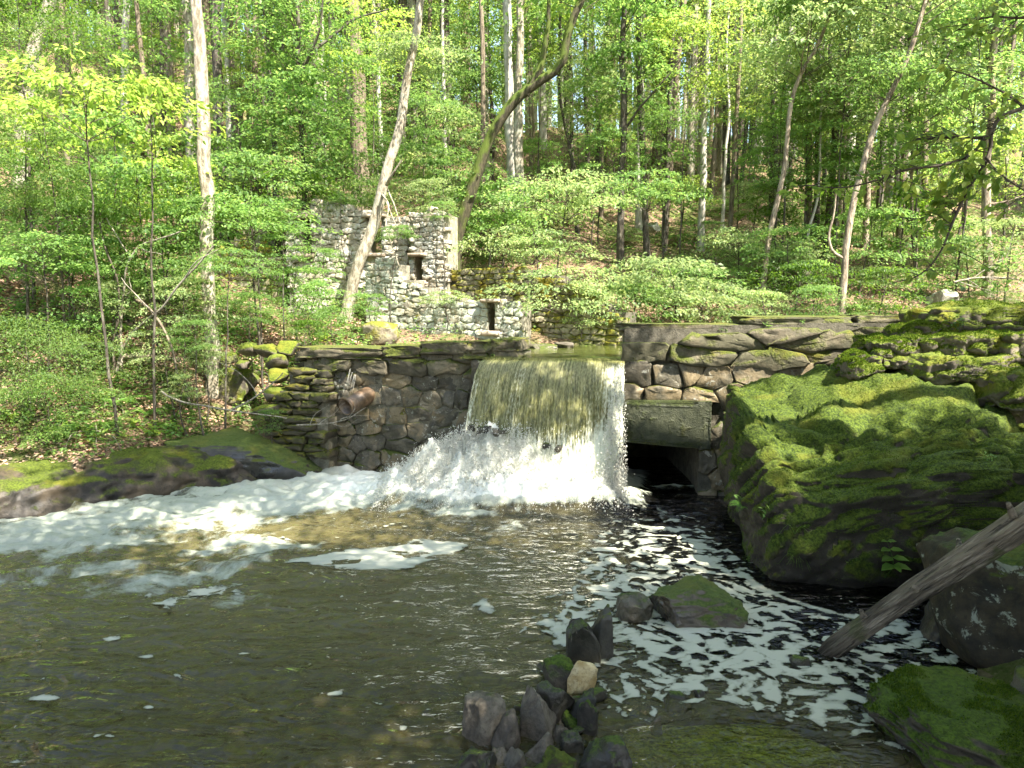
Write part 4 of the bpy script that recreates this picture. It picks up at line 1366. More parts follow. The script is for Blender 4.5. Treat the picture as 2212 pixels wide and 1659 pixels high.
p[:, 2] = np.where(p[:, 2] > -0.4, -0.4 + (p[:, 2] + 0.4) * (want + 0.4) / np.maximum(mx + 0.4, 0.3), p[:, 2])
p = p + nrm * ((0.07 + 0.15 * hi) * lump + 0.035 * np.abs(fbm(p[:, 0] * 6, p[:, 1] * 6, p[:, 2] * 7, 4)) + 0.010 * fbm(p[:, 0] * 24, p[:, 1] * 24, p[:, 2] * 24, 2))[:, None]
BC = np.array([4.50, 7.80, 0.68])
bo = thing('mossy_boulder', 'huge boulder covered in green moss right of the culvert', 'boulder', tuple(BC))
mb = MB()
mb.add(p, Fc, rnd=np.clip(crease, 0, 1))
bm_o = mb.build('boulder_body', M['boulder'], bo)


def fibres(V, Fc, n, rs, size, fz, lean=0.5, dens=None):
    a, b, c = V[Fc[:, 0]], V[Fc[:, 1]], V[Fc[:, 2]]
    cr = np.cross(b - a, c - a)
    ar = np.linalg.norm(cr, axis=1)
    nr = cr / (ar[:, None] + 1e-12)
    wgt = ar * fz(nr, (a + b + c) / 3)
    idx = rs.choice(len(Fc), n, p=wgt / wgt.sum())
    r1, r2 = np.sqrt(rs.rand(n)), rs.rand(n)
    P = (1 - r1)[:, None] * a[idx] + (r1 * (1 - r2))[:, None] * b[idx] + (r1 * r2)[:, None] * c[idx]
    d = nr[idx] + rs.normal(0, lean, (n, 3))
    d /= np.linalg.norm(d, axis=1)[:, None]
    s_ = np.cross(d, rs.normal(size=(n, 3)))
    s_ /= np.linalg.norm(s_, axis=1)[:, None]
    L = size * rs.uniform(0.5, 1.3, n)[:, None]
    V3 = np.stack([P - s_ * L * .35 - nr[idx] * .004, P + s_ * L * .35 - nr[idx] * .004, P + d * L], 1)
    return V3.reshape(-1, 3), np.arange(3 * n).reshape(-1, 3), np.repeat(rs.rand(n), 3)


rs = np.random.RandomState(8)
fzf = lambda nr, c: (ss(nr[:, 2], -0.15, 0.5) * (0.15 + ss(fbm(c[:, 0] * 1.6, c[:, 1] * 1.6, c[:, 2] * 1.6, 3), -0.25, 0.15)) + 0.10) * (nr[:, 1] < 0.6)
v3, f3, r3 = fibres(p, Fc, 110000, rs, 0.012, fzf)
mb = MB()
mb.add(v3, f3, rnd=r3)
o = mb.build('moss_cover', M['mossfib'], bo, smooth=False)
tag(o, kind='stuff')

# mossy ledges behind the boulder
def mossy_block(label, x0, y0, x1, y1, Yv, ry, seed):
    a, b = xc(x0, Yv), xc(x1, Yv)
    z0, z1 = zc(y1, Yv - ry * .5), zc(y0, Yv + ry * 0.2)
    V, Fc = ico(6)
    q = np.sign(V) * np.abs(V) ** 0.6
    q /= np.max(np.abs(q), axis=1)[:, None] ** 0.5
    q = q * [(b - a) / 2 * 1.05, ry, max(0.06, (z1 - z0) / 2 * 1.15)]
    N_ = V / np.linalg.norm(V, axis=1)[:, None]
    o_ = seed * 1.37
    lm = 1.3 * np.sqrt(np.abs(pn(q[:, 0] * 3.2 + o_, q[:, 1] * 4.0, q[:, 2] * 4.5)) + 0.003) - 0.7
    q = q + N_ * (0.07 * fbm(q[:, 0] * 1.8 + o_, q[:, 1] * 1.8, q[:, 2] * 1.8, 3) + 0.10 * lm + 0.022 * fbm(q[:, 0] * 14, q[:, 1] * 14, q[:, 2] * 14, 3))[:, None]
    t = thing('mossy_ledge', label, 'ledge', ((a + b) / 2, Yv + ry * .3, (z0 + z1) / 2))
    m_ = MB()
    m_.add(q, Fc)
    m_.build('ledge_stone', M['ledge'], t)
    r_ = np.random.RandomState(seed)
    v3, f3, r3 = fibres(q, Fc, 9000, r_, 0.020, lambda nr, c: ss(nr[:, 2], 0.0, 0.6) * (nr[:, 1] < 0.7) * ss(fbm(c[:, 0] * 2 + o_, c[:, 1] * 2, c[:, 2] * 2, 2), -0.35, 0.1) + 1e-6)
    m_ = MB()
    m_.add(v3, f3, rnd=r3)
    tag(m_.build('moss_cover', M['mossfib'], t, smooth=False), kind='stuff')


for i, (lb, b) in enumerate((
        ('topmost long mossy ledge at the right end of the dam', (1990, 663, 2320, 708, 9.0, 0.5)),
        ('dark small ledge block left in the second row', (1945, 706, 2035, 736, 8.85, 0.35)),
        ('middle mossy block in the second row of ledges', (2022, 698, 2130, 732, 8.85, 0.35)),
        ('right mossy block in the second row of ledges', (2118, 695, 2320, 728, 8.75, 0.4)),
        ('leftmost mossy hump in the third row of ledges', (1880, 732, 1962, 770, 8.6, 0.35)),
        ('lumpy mossy block in the third row of ledges', (1948, 726, 2045, 770, 8.6, 0.35)),
        ('grey topped block in the third row of ledges', (2034, 726, 2158, 772, 8.5, 0.4)),
        ('bright green moss block at the right picture edge', (2150, 720, 2320, 782, 8.3, 0.45)),
        ('low moss hummock nearest the dam face', (1832, 764, 1905, 818, 8.5, 0.3)),
        ('small moss hump between the hummock and the boulder top', (1895, 768, 1990, 800, 8.5, 0.3)),
        ('long sloping mossy ledge just behind the boulder', (1975, 766, 2180, 822, 8.3, 0.45)),
        ('lowest mossy block at the right edge behind the boulder', (2130, 798, 2320, 880, 8.0, 0.5)))):
    mossy_block(lb, *b, 160 + i)
o = rock_at('bank_rock', 'brown bank rock under the mossy ledges', 1900, 800, 2400, 1000, 8.9, 0.8, M['ledge'], 170, cat='rock', k=4)

# rocks in the water, bottom of the picture
def rock_w(name, label, x0, y0, x1, y1, mat, seed, cat='rock', ryf=0.8, zb=-0.18, group=None, **kw):
    c = PZ((x0 + x1) / 2, y1, 0.0)
    rx = (x1 - x0) / 2 / F_PX * math.hypot(c[1], EYE)
    ry = rx * ryf
    Yv = c[1] + ry * 0.75
    z1 = zc(y0, Yv + ry * .15)
    cx_ = xc((x0 + x1) / 2, Yv)
    return rock(name, label, cat, (cx_, Yv, (z1 + zb) / 2), (rx * 1.05, ry, (z1 - zb) / 2 * 1.05), mat, seed, group=group, **kw)


rock_w('wedge_rock', 'low dark rock with a green tip, left of the mossy one in the foam', 1349, 1284, 1432, 1340, M['darkrock'], 201, k=5, ryf=0.7, boxy=0.7, rz=.3)
rock_w('mossy_pool_rock', 'dark rock with moss and seedlings standing in the foam', 1420, 1248, 1616, 1356, M['wetrock'], 202, k=6, ryf=0.7, amp=0.14, fine=0.05)
rock_w('upright_rock', 'upright dark rock with a mossy left cheek, right of the stream', 1236, 1318, 1300, 1432, M['darkrock'], 203, k=5, ryf=0.8, boxy=0.5, lo=0.5)
rock_w('upright_rock', 'taller black shard leaning on the upright mossy rock', 1280, 1304, 1333, 1418, M['darkrock'], 204, k=5, ryf=0.9, boxy=0.5, lo=0.5, tilt=(0.0, 0.12))
rock_w('tan_rock', 'pale tan rock in white foam among the dark ones', 1236, 1430, 1294, 1494, M['tanrock'], 205, k=4, ryf=0.5, zb=-0.1, tilt=(0, 0.35))
rock_w('small_mossy_rock', 'small mossy rock left of the tan one', 1178, 1424, 1244, 1486, M['mossrock'], 206, k=4)
CL = [('tall brown angular rock in the middle of the bottom pile', 1118, 1484, 1196, 1600, 'greyrock'), ('grey angular rock at the left of the bottom pile', 1001, 1506, 1088, 1602, 'greyrock'),
      ('grey flat faced rock between the left one and the tall one', 1062, 1530, 1128, 1622, 'greyrock'), ('mossy dark rock behind the tall brown one', 1168, 1470, 1247, 1558, 'darkrock'),
      ('black rock behind the tan rock', 1232, 1492, 1296, 1560, 'darkrock'), ('small grey pebble rock under the black one', 1192, 1566, 1232, 1600, 'greyrock'),
      ('rounded pinkish grey cobble at the bottom', 1134, 1592, 1204, 1646, 'greyrock'), ('yellow patched rock at the bottom edge', 1184, 1612, 1250, 1672, 'lichrock'),
      ('black wedge at the bottom left of the pile', 970, 1606, 1060, 1680, 'darkrock'), ('green mossy upright rock at the right of the pile', 1262, 1514, 1306, 1584, 'mossrock'),
      ('dark rock with bright moss at the bottom right of the pile', 1272, 1598, 1374, 1680, 'darkrock'), ('small wet stone between the cobble and the mossy rock', 1222, 1584, 1268, 1622, 'darkrock'),
      ('flat dark stone left of the cobble', 1088, 1618, 1146, 1664, 'greyrock'), ('small moss capped stone in the middle of the pile', 1226, 1540, 1266, 1572, 'mossrock'),
      ('tiny grey stone at the bottom edge beside the cobble', 1050, 1622, 1092, 1652, 'greyrock')]
for i, (lb, a, b, c, d, m_) in enumerate(CL):
    rock_w('pile_rock', lb, a, b, c, d, M[m_], 210 + i, k=5, ryf=0.85, boxy=0.75, zb=-0.2, lo=0.6, amp=0.14, fine=0.04)
rs = np.random.RandomState(77)
for i in range(26):
    c = PZ(rs.uniform(1010, 1350), rs.uniform(1500, 1690))
    if i > 18: c = PZ(rs.uniform(1180, 1320), rs.uniform(1440, 1560))
    r = rs.uniform(0.03, 0.075)
    rock('small_stone', 'small dark wet stone wedged in the bottom rock pile', 'stone', (c[0], c[1], rs.uniform(-0.05, 0.03)), (r * 1.3, r, r * .8), M['darkrock' if i % 3 else 'greyrock'], 250 + i, k=3, group='small stones in the bottom rock pile', boxy=0.6)
for i, (lb, a, b, c, d) in enumerate((('small black stone at the foot of the log', 1745, 1418, 1790, 1440), ('small black stone breaking the foam below the spiral', 1460, 1497, 1500, 1512), ('black stone nearest the bottom pile in the foam', 1425, 1545, 1450, 1560), ('flat wet stone right of the small black one', 1520, 1492, 1560, 1506))):
    rock_w('wet_stone', lb, a, b, c, d, M['darkrock'], 280 + i, cat='stone', k=3)
V, Fc = rock_shape((0.80, 0.50, 0.27), 231, 6, boxy=0.85, amp=0.14, fine=0.05, lo=0.75, cuts=6, rz=-0.25, tilt=(0.1, 0.12))
sc_o = PZ(2075, 1580, 0.08)
sr = thing('mossy_slab', 'flat mossy slab rock in the water at the bottom right', 'rock', (sc_o[0] + 0.34, sc_o[1] - 0.04, -0.03))
mb = MB()
mb.add(V, Fc)
mb.build('slab_body', M['mossrock'], sr)
v3, f3, r3 = fibres(V, Fc, 22000, rs, 0.014, lambda nr, c: ss(nr[:, 2], 0.3, 0.8) * (0.03 + ss(fbm(c[:, 0] * 2.4, c[:, 1] * 2.4, 0, 3), -0.05, 0.2)))
mb = MB()
mb.add(v3, f3, rnd=r3)
tag(mb.build('moss_cover', M['mossfib'], sr, smooth=False), kind='stuff')
rock('lichen_boulder', 'brown boulder with pale lichen spots at the right edge under the log', 'boulder', (3.92, 5.25, 0.15), (0.56, 0.7, 0.78), M['lichrock'], 232, k=6, boxy=0.65, amp=0.1)
rock('dark_bank_rock', 'dark rock behind the lower end of the log', 'rock', (3.62, 5.6, 0.0), (0.20, 0.2, 0.28), M['darkrock'], 233, k=5)
rock('dark_bank_rock', 'brown rock between the log and the great boulder', 'rock', (4.75, 5.9, 0.1), (0.6, 0.5, 0.55), M['lichrock'], 234, k=5)
rock('dark_bank_rock', 'low black rock right of the mossy slab', 'rock', (3.85, 4.35, 0.0), (0.5, 0.5, 0.33), M['darkrock'], 235, k=5)

sb_ = PZ(1610, 1605)
rock('submerged_rock', 'yellow green mossy rock lying just under the water at the bottom', 'rock', (sb_[0] + 0.03, sb_[1] - 0.02, -0.26), (0.92, 0.46, 0.19), M['subrock'], 290, k=5, amp=0.06, fine=0.04)
# driftwood log: lower end in the foam, upper end up on the bank
A_, B_ = PY(1772, 1428, 5.35), PY(2420, 985, 4.25)
B_ = A_ + (B_ - A_) * 1.22
rock('bank_boulder', 'tall bank boulder just past the right edge carrying the upper end of the log', 'boulder', (B_[0] + 0.15, B_[1] - 0.05, 0.75), (0.5, 0.55, 1.22), M['lichrock'], 236, k=5)
dv = Vector(B_ - A_)
Ll_ = dv.length
n = 150
tt_ = np.linspace(0, 1, n)
cen = np.column_stack([tt_ * Ll_, 0.06 * np.sin(tt_ * 4.0), 0.045 * np.sin(tt_ * 3.1 + 1) - 0.02])
th_ = np.linspace(0, 2 * math.pi, 72, endpoint=False)
rad = np.interp(tt_, [0, 0.015, 0.05, 0.3, 0.7, 1], [0.03, 0.062, 0.082, 0.095, 0.108, 0.10]) * (1 + 0.06 * pn(tt_ * 9, 3.3, 1.1))
RR = rad[:, None] * (1 + 0.22 * fbm(np.cos(th_)[None] * 1.2, np.sin(th_)[None] * 1.2, tt_[:, None] * 2.0, 3)
                     + 0.20 * fbm(np.cos(th_)[None] * 4.5, np.sin(th_)[None] * 4.5, tt_[:, None] * 2.0, 4)
                     - 0.16 * ss(np.abs(pn(np.cos(th_)[None] * 2.4 + 5, np.sin(th_)[None] * 2.4, tt_[:, None] * 1.5)), 0.09, 0.0))
Vv = np.stack([np.broadcast_to(cen[:, :1], RR.shape) + 0.05 * pn(np.cos(th_)[None] * 3, np.sin(th_)[None] * 3, 2.0 + 0 * tt_[:, None]) * (tt_[:, None] < 0.04), cen[:, 1:2] + RR * np.cos(th_)[None], cen[:, 2:3] + RR * 0.92 * np.sin(th_)[None]], -1)
i = np.arange(n - 1)[:, None] * 72
j = np.arange(72)[None]
k_ = (j + 1) % 72
mb = MB()
mb.add(Vv.reshape(-1, 3), np.stack([i + j, i + k_, i + 72 + k_, i + 72 + j], -1).reshape(-1, 4))
mb.add(np.vstack([Vv[0], Vv[0].mean(0) + [[0.03, 0, 0]]]), [[(q + 1) % 72, q, 72] for q in range(72)])
for (t0_, a0_, l_) in ((0.18, 1.9, 0.05), (0.45, 0.8, 0.09), (0.33, 2.6, 0.04), (0.60, 2.2, 0.10)):
    c_ = np.array([t0_ * Ll_, 0.09 * math.cos(a0_), 0.09 * math.sin(a0_)])
    e_ = c_ + np.array([0.5 * l_, l_ * math.cos(a0_), l_ * math.sin(a0_)])
    add_tube(mb, [c_, (c_ + e_) / 2, e_], [0.03, 0.022, 0.014], 9, rough=.3, caps=True)
lg = mb.build('driftwood_log', M['logw'])
lg.rotation_mode = 'QUATERNION'
lg.rotation_quaternion = dv.to_track_quat('X', 'Z')
lg.location = A_
tag(lg, 'weathered grey log lying from the bank down into the foam', 'log')

# ------------------------------------------------------------------ foliage
def norm(a): return a / (np.linalg.norm(a, axis=-1, keepdims=True) + 1e-9)


def leaf_quads(c, up, d, s, wd=0.30):
    """diamond leaves folded along the midrib"""
    d = norm(d)
    side = norm(np.cross(up, d))
    up2 = np.cross(d, side)
    s = s[:, None]
    return np.stack([c, c + d * s * .45 + side * s * wd + up2 * s * .07, c + d * s - up2 * s * .06, c + d * s * .45 - side * s * wd + up2 * s * .07], 1)


def leaf_hex(c, up, d, s, wd=0.27):
    d = norm(d)
    side = norm(np.cross(up, d))
    up2 = np.cross(d, side)
    s = s[:, None]
    return np.stack([c, c + d * s * .28 + side * s * wd + up2 * s * .05, c + d * s * .65 + side * s * wd * .8 + up2 * s * .04,
                     c + d * s - up2 * s * .10, c + d * s * .65 - side * s * wd * .8 + up2 * s * .04, c + d * s * .28 - side * s * wd + up2 * s * .05], 1)


def add_leaves(mb, V, rnd, mat=0):
    n, k = V.shape[:2]
    i = np.arange(n)[:, None] * k
    if k == 4: F = i + [[0, 1, 2, 3]]
    else: F = np.vstack([i + [[0, 1, 2, 3]], i + [[0, 3, 4, 5]]])
    mb.add(V.reshape(-1, 3), F, mat, np.repeat(rnd, k))


def spray_leaves(mb, rs, c, out, rad, n, size, droop=0.35, hexa=False, jit=0.30, mat=0):
    a = rs.uniform(0, 2 * math.pi, n)
    r = np.sqrt(rs.rand(n)) * rad
    lx, ly = np.cos(a) * r * 1.25, np.sin(a) * r * 0.85
    out = out / (np.linalg.norm(out) + 1e-9)
    sd = np.array([-out[1], out[0], 0])
    tz = rs.uniform(-0.25, 0.3)
    P = c + lx[:, None] * out + ly[:, None] * sd
    P[:, 2] += -droop * (r ** 2) / rad + tz * ly + rs.normal(0, 0.015 + rad * .035, n) - 0.15 * lx
    d = np.column_stack([out[0] * .7 + np.cos(a) * .6, out[1] * .7 + np.sin(a) * .6, rs.normal(-0.35, 0.3, n)]) + rs.normal(0, .3, (n, 3))
    up = np.array([0, 0, 1.0]) + rs.normal(0, jit, (n, 3))
    s = size * rs.uniform(0.75, 1.3) * rs.uniform(0.5, 1.35, n)
    base = rs.rand()
    V = (leaf_hex if hexa else leaf_quads)(P, up, d, s)
    add_leaves(mb, V, np.clip(0.35 * base + 0.65 * rs.rand(n), 0, 1), mat)


def crown_mesh(name, seed, R, Hh, nsp, nl, leaf, disc, prof=None, hexa=False, droop=0.35, hole=0.5, twig_r=0.012, tiers=0):
    rs = np.random.RandomState(seed)
    mb = MB()
    k, tries = 0, 0
    prof = prof or (lambda t: math.sin(math.pi * min(1, 0.12 + t * 0.88)) ** 0.6)
    while k < nsp and tries < nsp * 6:
        tries += 1
        t = rs.rand()
        if tiers: t = min(1.0, (int(t * tiers) + 0.5 + rs.normal(0, .13)) / tiers)
        a = rs.uniform(0, 2 * math.pi)
        rr = R * prof(t) * math.sqrt(rs.uniform(0.04, 1)) * (1 + 0.25 * math.sin(a * 2 + seed) + 0.18 * math.sin(a * 3 + seed * 2 + t * 5))
        c = np.array([math.cos(a) * rr, math.sin(a) * rr, t * Hh])
        if float(pn(c[0] / R * 2.2 + seed, c[1] / R * 2.2, c[2] / Hh * 3.5)) < hole - 0.62: continue
        o = np.array([math.cos(a), math.sin(a), 0])
        if k % 3 == 0 and twig_r:
            b = np.array([0, 0, max(-0.2 * Hh, c[2] - 0.45 * rr - 0.1)])
            m_ = (b + c) / 2 + [rs.normal(0, .05), rs.normal(0, .05), 0.08 * rr]
            add_tube(mb, [b, m_, c, c + o * disc * .8 - [0, 0, disc * .12]], [twig_r * .55, twig_r * .4, twig_r * .25, twig_r * .1], 4, mat=1)
        spray_leaves(mb, rs, c, o, disc * rs.uniform(0.6, 1.25), int(nl * rs.uniform(0.6, 1.3)), leaf, droop, hexa)
        k += 1
    return mb.mesh(name, [M['leaf_m'], M['twig_dark']], smooth=False)


CR = {
    'S': [crown_mesh('small_crown', 300 + i, 1.25, 1.35, 58, 48, 0.080, 0.38, tiers=4, hole=0.58) for i in range(3)],
    'M': [crown_mesh('middle_crown', 310 + i, 2.2, 3.0, 84, 52, 0.115, 0.62, twig_r=0.02, tiers=6, hole=0.6) for i in range(3)],
    'L': [crown_mesh('tall_crown', 320 + i, 3.4, 7.0, 105, 44, 0.16, 0.85, twig_r=0.03) for i in range(3)],
    'F': [crown_mesh('fine_crown', 330 + i, 1.15, 1.0, 95, 110, 0.030, 0.26, droop=0.5, hole=0.4, twig_r=0.006) for i in range(2)],
    'W': [crown_mesh('wide_layered_crown', 340 + i, 1.5, 0.85, 64, 56, 0.074, 0.40, droop=0.2, prof=lambda t: 1 - 0.45 * t, tiers=3, hole=0.6) for i in range(3)],
    'D': [crown_mesh('dense_crown', 360 + i, 3.4, 5.0, 270, 46, 0.17, 0.85, twig_r=0.03) for i in range(2)],
    'B': [crown_mesh('bright_spray_crown', 350 + i, 1.2, 1.0, 42, 26, 0.085, 0.34, hexa=True) for i in range(2)],
}
LM = {'y': 'leaf_y', 'm': 'leaf_m', 'p': 'leaf_p', 'd': 'leaf_d', 'f': 'leaf_f'}
crs = random.Random(5)


def crown(parent, variant, loc, scale, mat='m', squash=1.0, rz=None, twig=None):
    o = link('crown', crs.choice(CR[variant]), parent, loc)
    o.rotation_euler = (crs.uniform(-.08, .08), crs.uniform(-.08, .08), crs.uniform(0, 6.28) if rz is None else rz)
    o.scale = (scale, scale, scale * squash)
    o.material_slots[0].link = 'OBJECT'
    o.material_slots[0].material = M[LM[mat]]
    return o


def rel(P, base): return np.asarray(P, float) - np.asarray(base, float)


def trunk_path(pts, Yb, bend, topz):
    P = [PY(px, py, Yb + bend * i / max(1, len(pts) - 1)) for i, (px, py) in enumerate(pts)]
    d = P[-1] - P[-2]
    d = d / np.linalg.norm(d)
    if d[2] > 0.3 and P[-1][2] < topz:
        d = d * 0.6 + np.array([0, 0, 0.4])
        P.append(P[-1] + d * (topz - P[-1][2]) / d[2])
    return P


def tree(label, base, pts, w, mat, topz=15.0, crowns=(), wtop=0.45, Yv=None, limbs=3, bend=0.0, rough=0.18, jit=0.06, group=None, name='tree', y0=12.6, twigmat='twig_dark', extra=()):
    b = hit(base[0], base[1], y0) if Yv is None else np.array([*PY(base[0], base[1], Yv)[:2], 0])
    if Yv is not None: b[2] = th(b[0], b[1])
    b[2] -= 0.12
    t = thing(name, label, 'tree', tuple(b), group)
    P = [b] + [p for p in trunk_path(pts, b[1], bend, topz)]
    seed = int(abs(base[0] * 7 + base[1])) % 997
    n = 26
    S_ = smooth_path(np.array(P), n, jit, seed)
    vis = max(0.5, (pts and 0.6))
    r0 = w / 2 / F_PX * b[1]
    r = r0 * np.interp(np.arange(n), [0, 0.8, 2.5, n - 1], [1.45, 1.12, 1.0, wtop])
    mb = MB()
    add_tube(mb, rel(S_, b), r, 16 if r0 > 0.06 else 9, rough=rough, seed=seed)
    mb.build('trunk', M[mat], t)
    rs = np.random.RandomState(seed + 1)
    for q in range(limbs):
        i = int(rs.uniform(0.66, 0.95) * n)
        p0 = S_[i]
        a = rs.uniform(0, 6.28)
        L = rs.uniform(1.0, 2.6)
        pp = [p0, p0 + [math.cos(a) * L * .5, math.sin(a) * L * .5, L * .35], p0 + [math.cos(a) * L, math.sin(a) * L, L * rs.uniform(.5, 1.0)]]
        mb = MB()
        add_tube(mb, rel(smooth_path(pp, 9, 0.05, seed + q), b), np.linspace(r[i] * .35, r[i] * .08, 9), 6)
        mb.build('branch', M[mat], t)
    for path, w0 in extra:                     # limbs seen in the photograph
        Q = [PY(px, py, b[1] + dy) for px, py, dy in path]
        mb = MB()
        add_tube(mb, rel(smooth_path(Q, 14, 0.04, seed), b), np.linspace(w0 / 2 / F_PX * b[1], w0 * .2 / F_PX * b[1], 14), 8, rough=0.15)
        mb.build('branch', M[mat], t)
    for v, frac, sc_, m_ in crowns:
        p = S_[min(n - 1, int(frac * (n - 1)))]
        crown(t, v, tuple(rel(p, b)), sc_, m_)
    return t


HI = [('L', 0.72, 0.52, 'y')]
tree('tall pale trunk with shaggy vine scars in front of the left wood', (456, 706), [(450, 560), (444, 400), (438, 250), (432, 120), (424, 0)], 27, 'bark_pale', 14, [('L', 0.8, 0.7, 'm')], Yv=12.6, limbs=0, rough=0.35, wtop=0.7)
tree('shadowed leaning trunk at the top left corner', (40, 330), [(62, 165), (88, 70), (112, 0)], 30, 'bark_pale', 15, HI, Yv=18, limbs=3)
tree('shaggy barked trunk directly left of the pale vine trunk', (412, 330), [(412, 250), (409, 120), (405, 0)], 25, 'bark_pale', 17, HI, Yv=20, rough=0.3)
tree('dark brown trunk just right of the pale vine trunk', (470, 330), [(470, 200), (466, 100), (462, 0)], 23, 'bark_dark', 17, HI, Yv=19)
tree('grey trunk beside the dark one, third right of the vine trunk', (494, 300), [(494, 200), (489, 80), (484, 0)], 17, 'bark_grey', 17, HI, Yv=22)
tree('thin tilted trunk crossing behind the third grey one', (515, 235), [(508, 180), (500, 80), (498, 0)], 10, 'bark_dark', 17, (), Yv=26, limbs=1)
tree('grey tree trunk standing over the yellow leaf spray', (262, 360), [(268, 230), (272, 100), (274, 0)], 17, 'bark_grey', 16, HI, Yv=22)
tree('thin grey trunk between the corner trunk and the yellow spray', (240, 150), [(238, 80), (236, 0)], 9, 'bark_grey', 16, HI, Yv=30)
tree('slim brown trunk in front of a paler one, left of the vine trunk', (352, 300), [(350, 150), (346, 0)], 11, 'bark_dark', 16, HI, Yv=23)
tree('pale brown trunk close beside the slim brown one', (368, 330), [(366, 160), (360, 0)], 16, 'bark_tan', 16, HI, Yv=24)
tree('dark forked tree left of the ruin top', (588, 330), [(588, 250), (584, 200), (577, 100), (570, 0)], 13, 'bark_dark', 14, [('M', 0.7, 1.0, 'm')], Yv=19, extra=[([(586, 215, 0), (605, 140, .4), (612, 60, .8), (618, -30, 1)], 9)])
tree('thin dark trunk twined behind the forked tree', (568, 300), [(566, 180), (556, 80), (548, 0)], 10, 'bark_dark', 15, HI, Yv=22, limbs=1)
tree('dark curved tree with limbs reaching right over the ruin', (652, 350), [(652, 250), (650, 180), (645, 110), (640, 0)], 12, 'bark_dark', 12, [('M', 0.62, 0.9, 'm'), ('S', 0.4, 1.3, 'm')], Yv=17.5,
     extra=[([(651, 150, 0), (680, 110, .2), (720, 75, .3), (760, 45, .3), (840, 20, .3)], 8), ([(650, 170, 0), (690, 60, -.3), (700, -20, -.4)], 7)])
tree('massive brown trunk above the mill ruin', (778, 372), [(776, 300), (770, 150), (762, 0)], 36, 'bark_brown', 18, [('L', 0.7, 1.0, 'm')], Yv=22)
tree('pale thin trunk immediately right of the massive brown one', (822, 320), [(818, 200), (812, 80), (808, 0)], 10, 'bark_grey', 16, HI, Yv=26)
tree('leaning pale grey tree crossing in front of the mill ruin', (742, 650), [(770, 590), (800, 500), (832, 395), (856, 300), (880, 170), (898, 80), (910, 0)], 25, 'bark_pale', 11, [('M', 0.85, 1.0, 'm'), ('W', 0.62, 0.7, 'p')], Yv=14.6, limbs=1, wtop=0.45, rough=0.12,
     extra=[([(826, 420, -.2), (838, 440, -.4), (835, 490, -.5), (850, 540, -.6), (862, 575, -.6)], 4), ([(835, 400, -.2), (845, 380, -.4), (868, 345, -.5)], 7), ([(830, 425, -.2), (848, 470, -.4), (880, 520, -.6)], 3), ([(838, 410, -.2), (862, 470, -.5), (875, 500, -.6)], 3)])
tree('dark mossy tree leaning far right then kinking upward', (978, 560), [(990, 500), (1012, 430), (1032, 370), (1062, 290), (1105, 225), (1160, 178), (1205, 148), (1218, 128), (1222, 90), (1240, 35), (1256, 0)], 27, 'bark_moss', 10.5, [('M', 0.92, 1.0, 'm')], Yv=16.6, limbs=0, wtop=0.5, jit=0.02,
     extra=[([(1135, 205, 0), (1168, 140, 0), (1180, 80, 0), (1186, -30, 0)], 16)])
tree('left trunk of the tall grey pair behind the pond', (1106, 475), [(1104, 350), (1100, 200), (1096, 0)], 22, 'bark_grey', 17, HI, Yv=21, rough=0.25)
tree('right shaggy trunk of the tall pair behind the pond', (1126, 490), [(1124, 400), (1118, 250), (1122, 120), (1126, 0)], 19, 'bark_pale', 17, HI, Yv=20.4, rough=0.3)
tree('brown trunk behind the kinked mossy tree', (1150, 300), [(1146, 180), (1140, 80), (1136, 0)], 12, 'bark_brown', 16, HI, Yv=27)
tree('dark upright tree with a long limb rising right', (1340, 552), [(1342, 450), (1346, 330), (1350, 200), (1346, 90), (1348, 0)], 15, 'bark_dark', 14, [('M', 0.62, 1.0, 'm'), ('S', 0.4, 1.2, 'm')], Yv=18.6,
     extra=[([(1352, 275, 0), (1385, 230, -.3), (1420, 190, -.5), (1470, 130, -.7)], 6)])
tree('slender pale speckled trunk behind the dark upright tree', (1382, 480), [(1380, 350), (1384, 180), (1382, 60), (1380, 0)], 14, 'bark_grey', 16, HI, Yv=23)
tree('straight pale grey trunk above the layered maples', (1515, 492), [(1518, 400), (1521, 260), (1528, 130), (1530, 0)], 15, 'bark_grey', 15, [('L', 0.6, 0.7, 'y')], Yv=21, rough=0.08)
tree('thin pale trunk with a bare crook right of the straight grey one', (1562, 424), [(1568, 330), (1576, 240), (1570, 200), (1572, 100), (1575, 0)], 7, 'bark_grey', 15, HI, Yv=24)
tree('brown slightly tilted trunk behind the straight grey one', (1540, 350), [(1548, 250), (1552, 120), (1556, 0)], 11, 'bark_brown', 15, HI, Yv=27)
tree('first dark trunk on the ridge clearing', (1622, 325), [(1626, 250), (1630, 120), (1632, 0)], 12, 'bark_dark', 17, HI, Yv=32)
tree('pale trunk of the tight trio on the ridge clearing', (1640, 322), [(1646, 220), (1648, 100), (1650, 0)], 10, 'bark_grey', 17, HI, Yv=32.5)
tree('thin dark trunk of the tight trio on the ridge clearing', (1662, 318), [(1662, 220), (1664, 100), (1668, 0)], 8, 'bark_dark', 17, HI, Yv=33)
tree('double grey trunk right of the ridge clearing', (1694, 345), [(1696, 280), (1702, 150), (1706, 0)], 19, 'bark_grey', 17, HI, Yv=27, extra=[([(1690, 330, .6), (1694, 200, .6), (1700, 60, .6)], 13)])
tree('crooked brown tree curving up in front of the ridge trunks', (1648, 600), [(1660, 520), (1678, 440), (1694, 370), (1702, 290), (1712, 210), (1735, 150), (1758, 112)], 12, 'bark_tan', 10, [('M', 0.75, 0.9, 'p'), ('W', 0.9, 1.2, 'm')], Yv=16.2, limbs=1, jit=0.02)
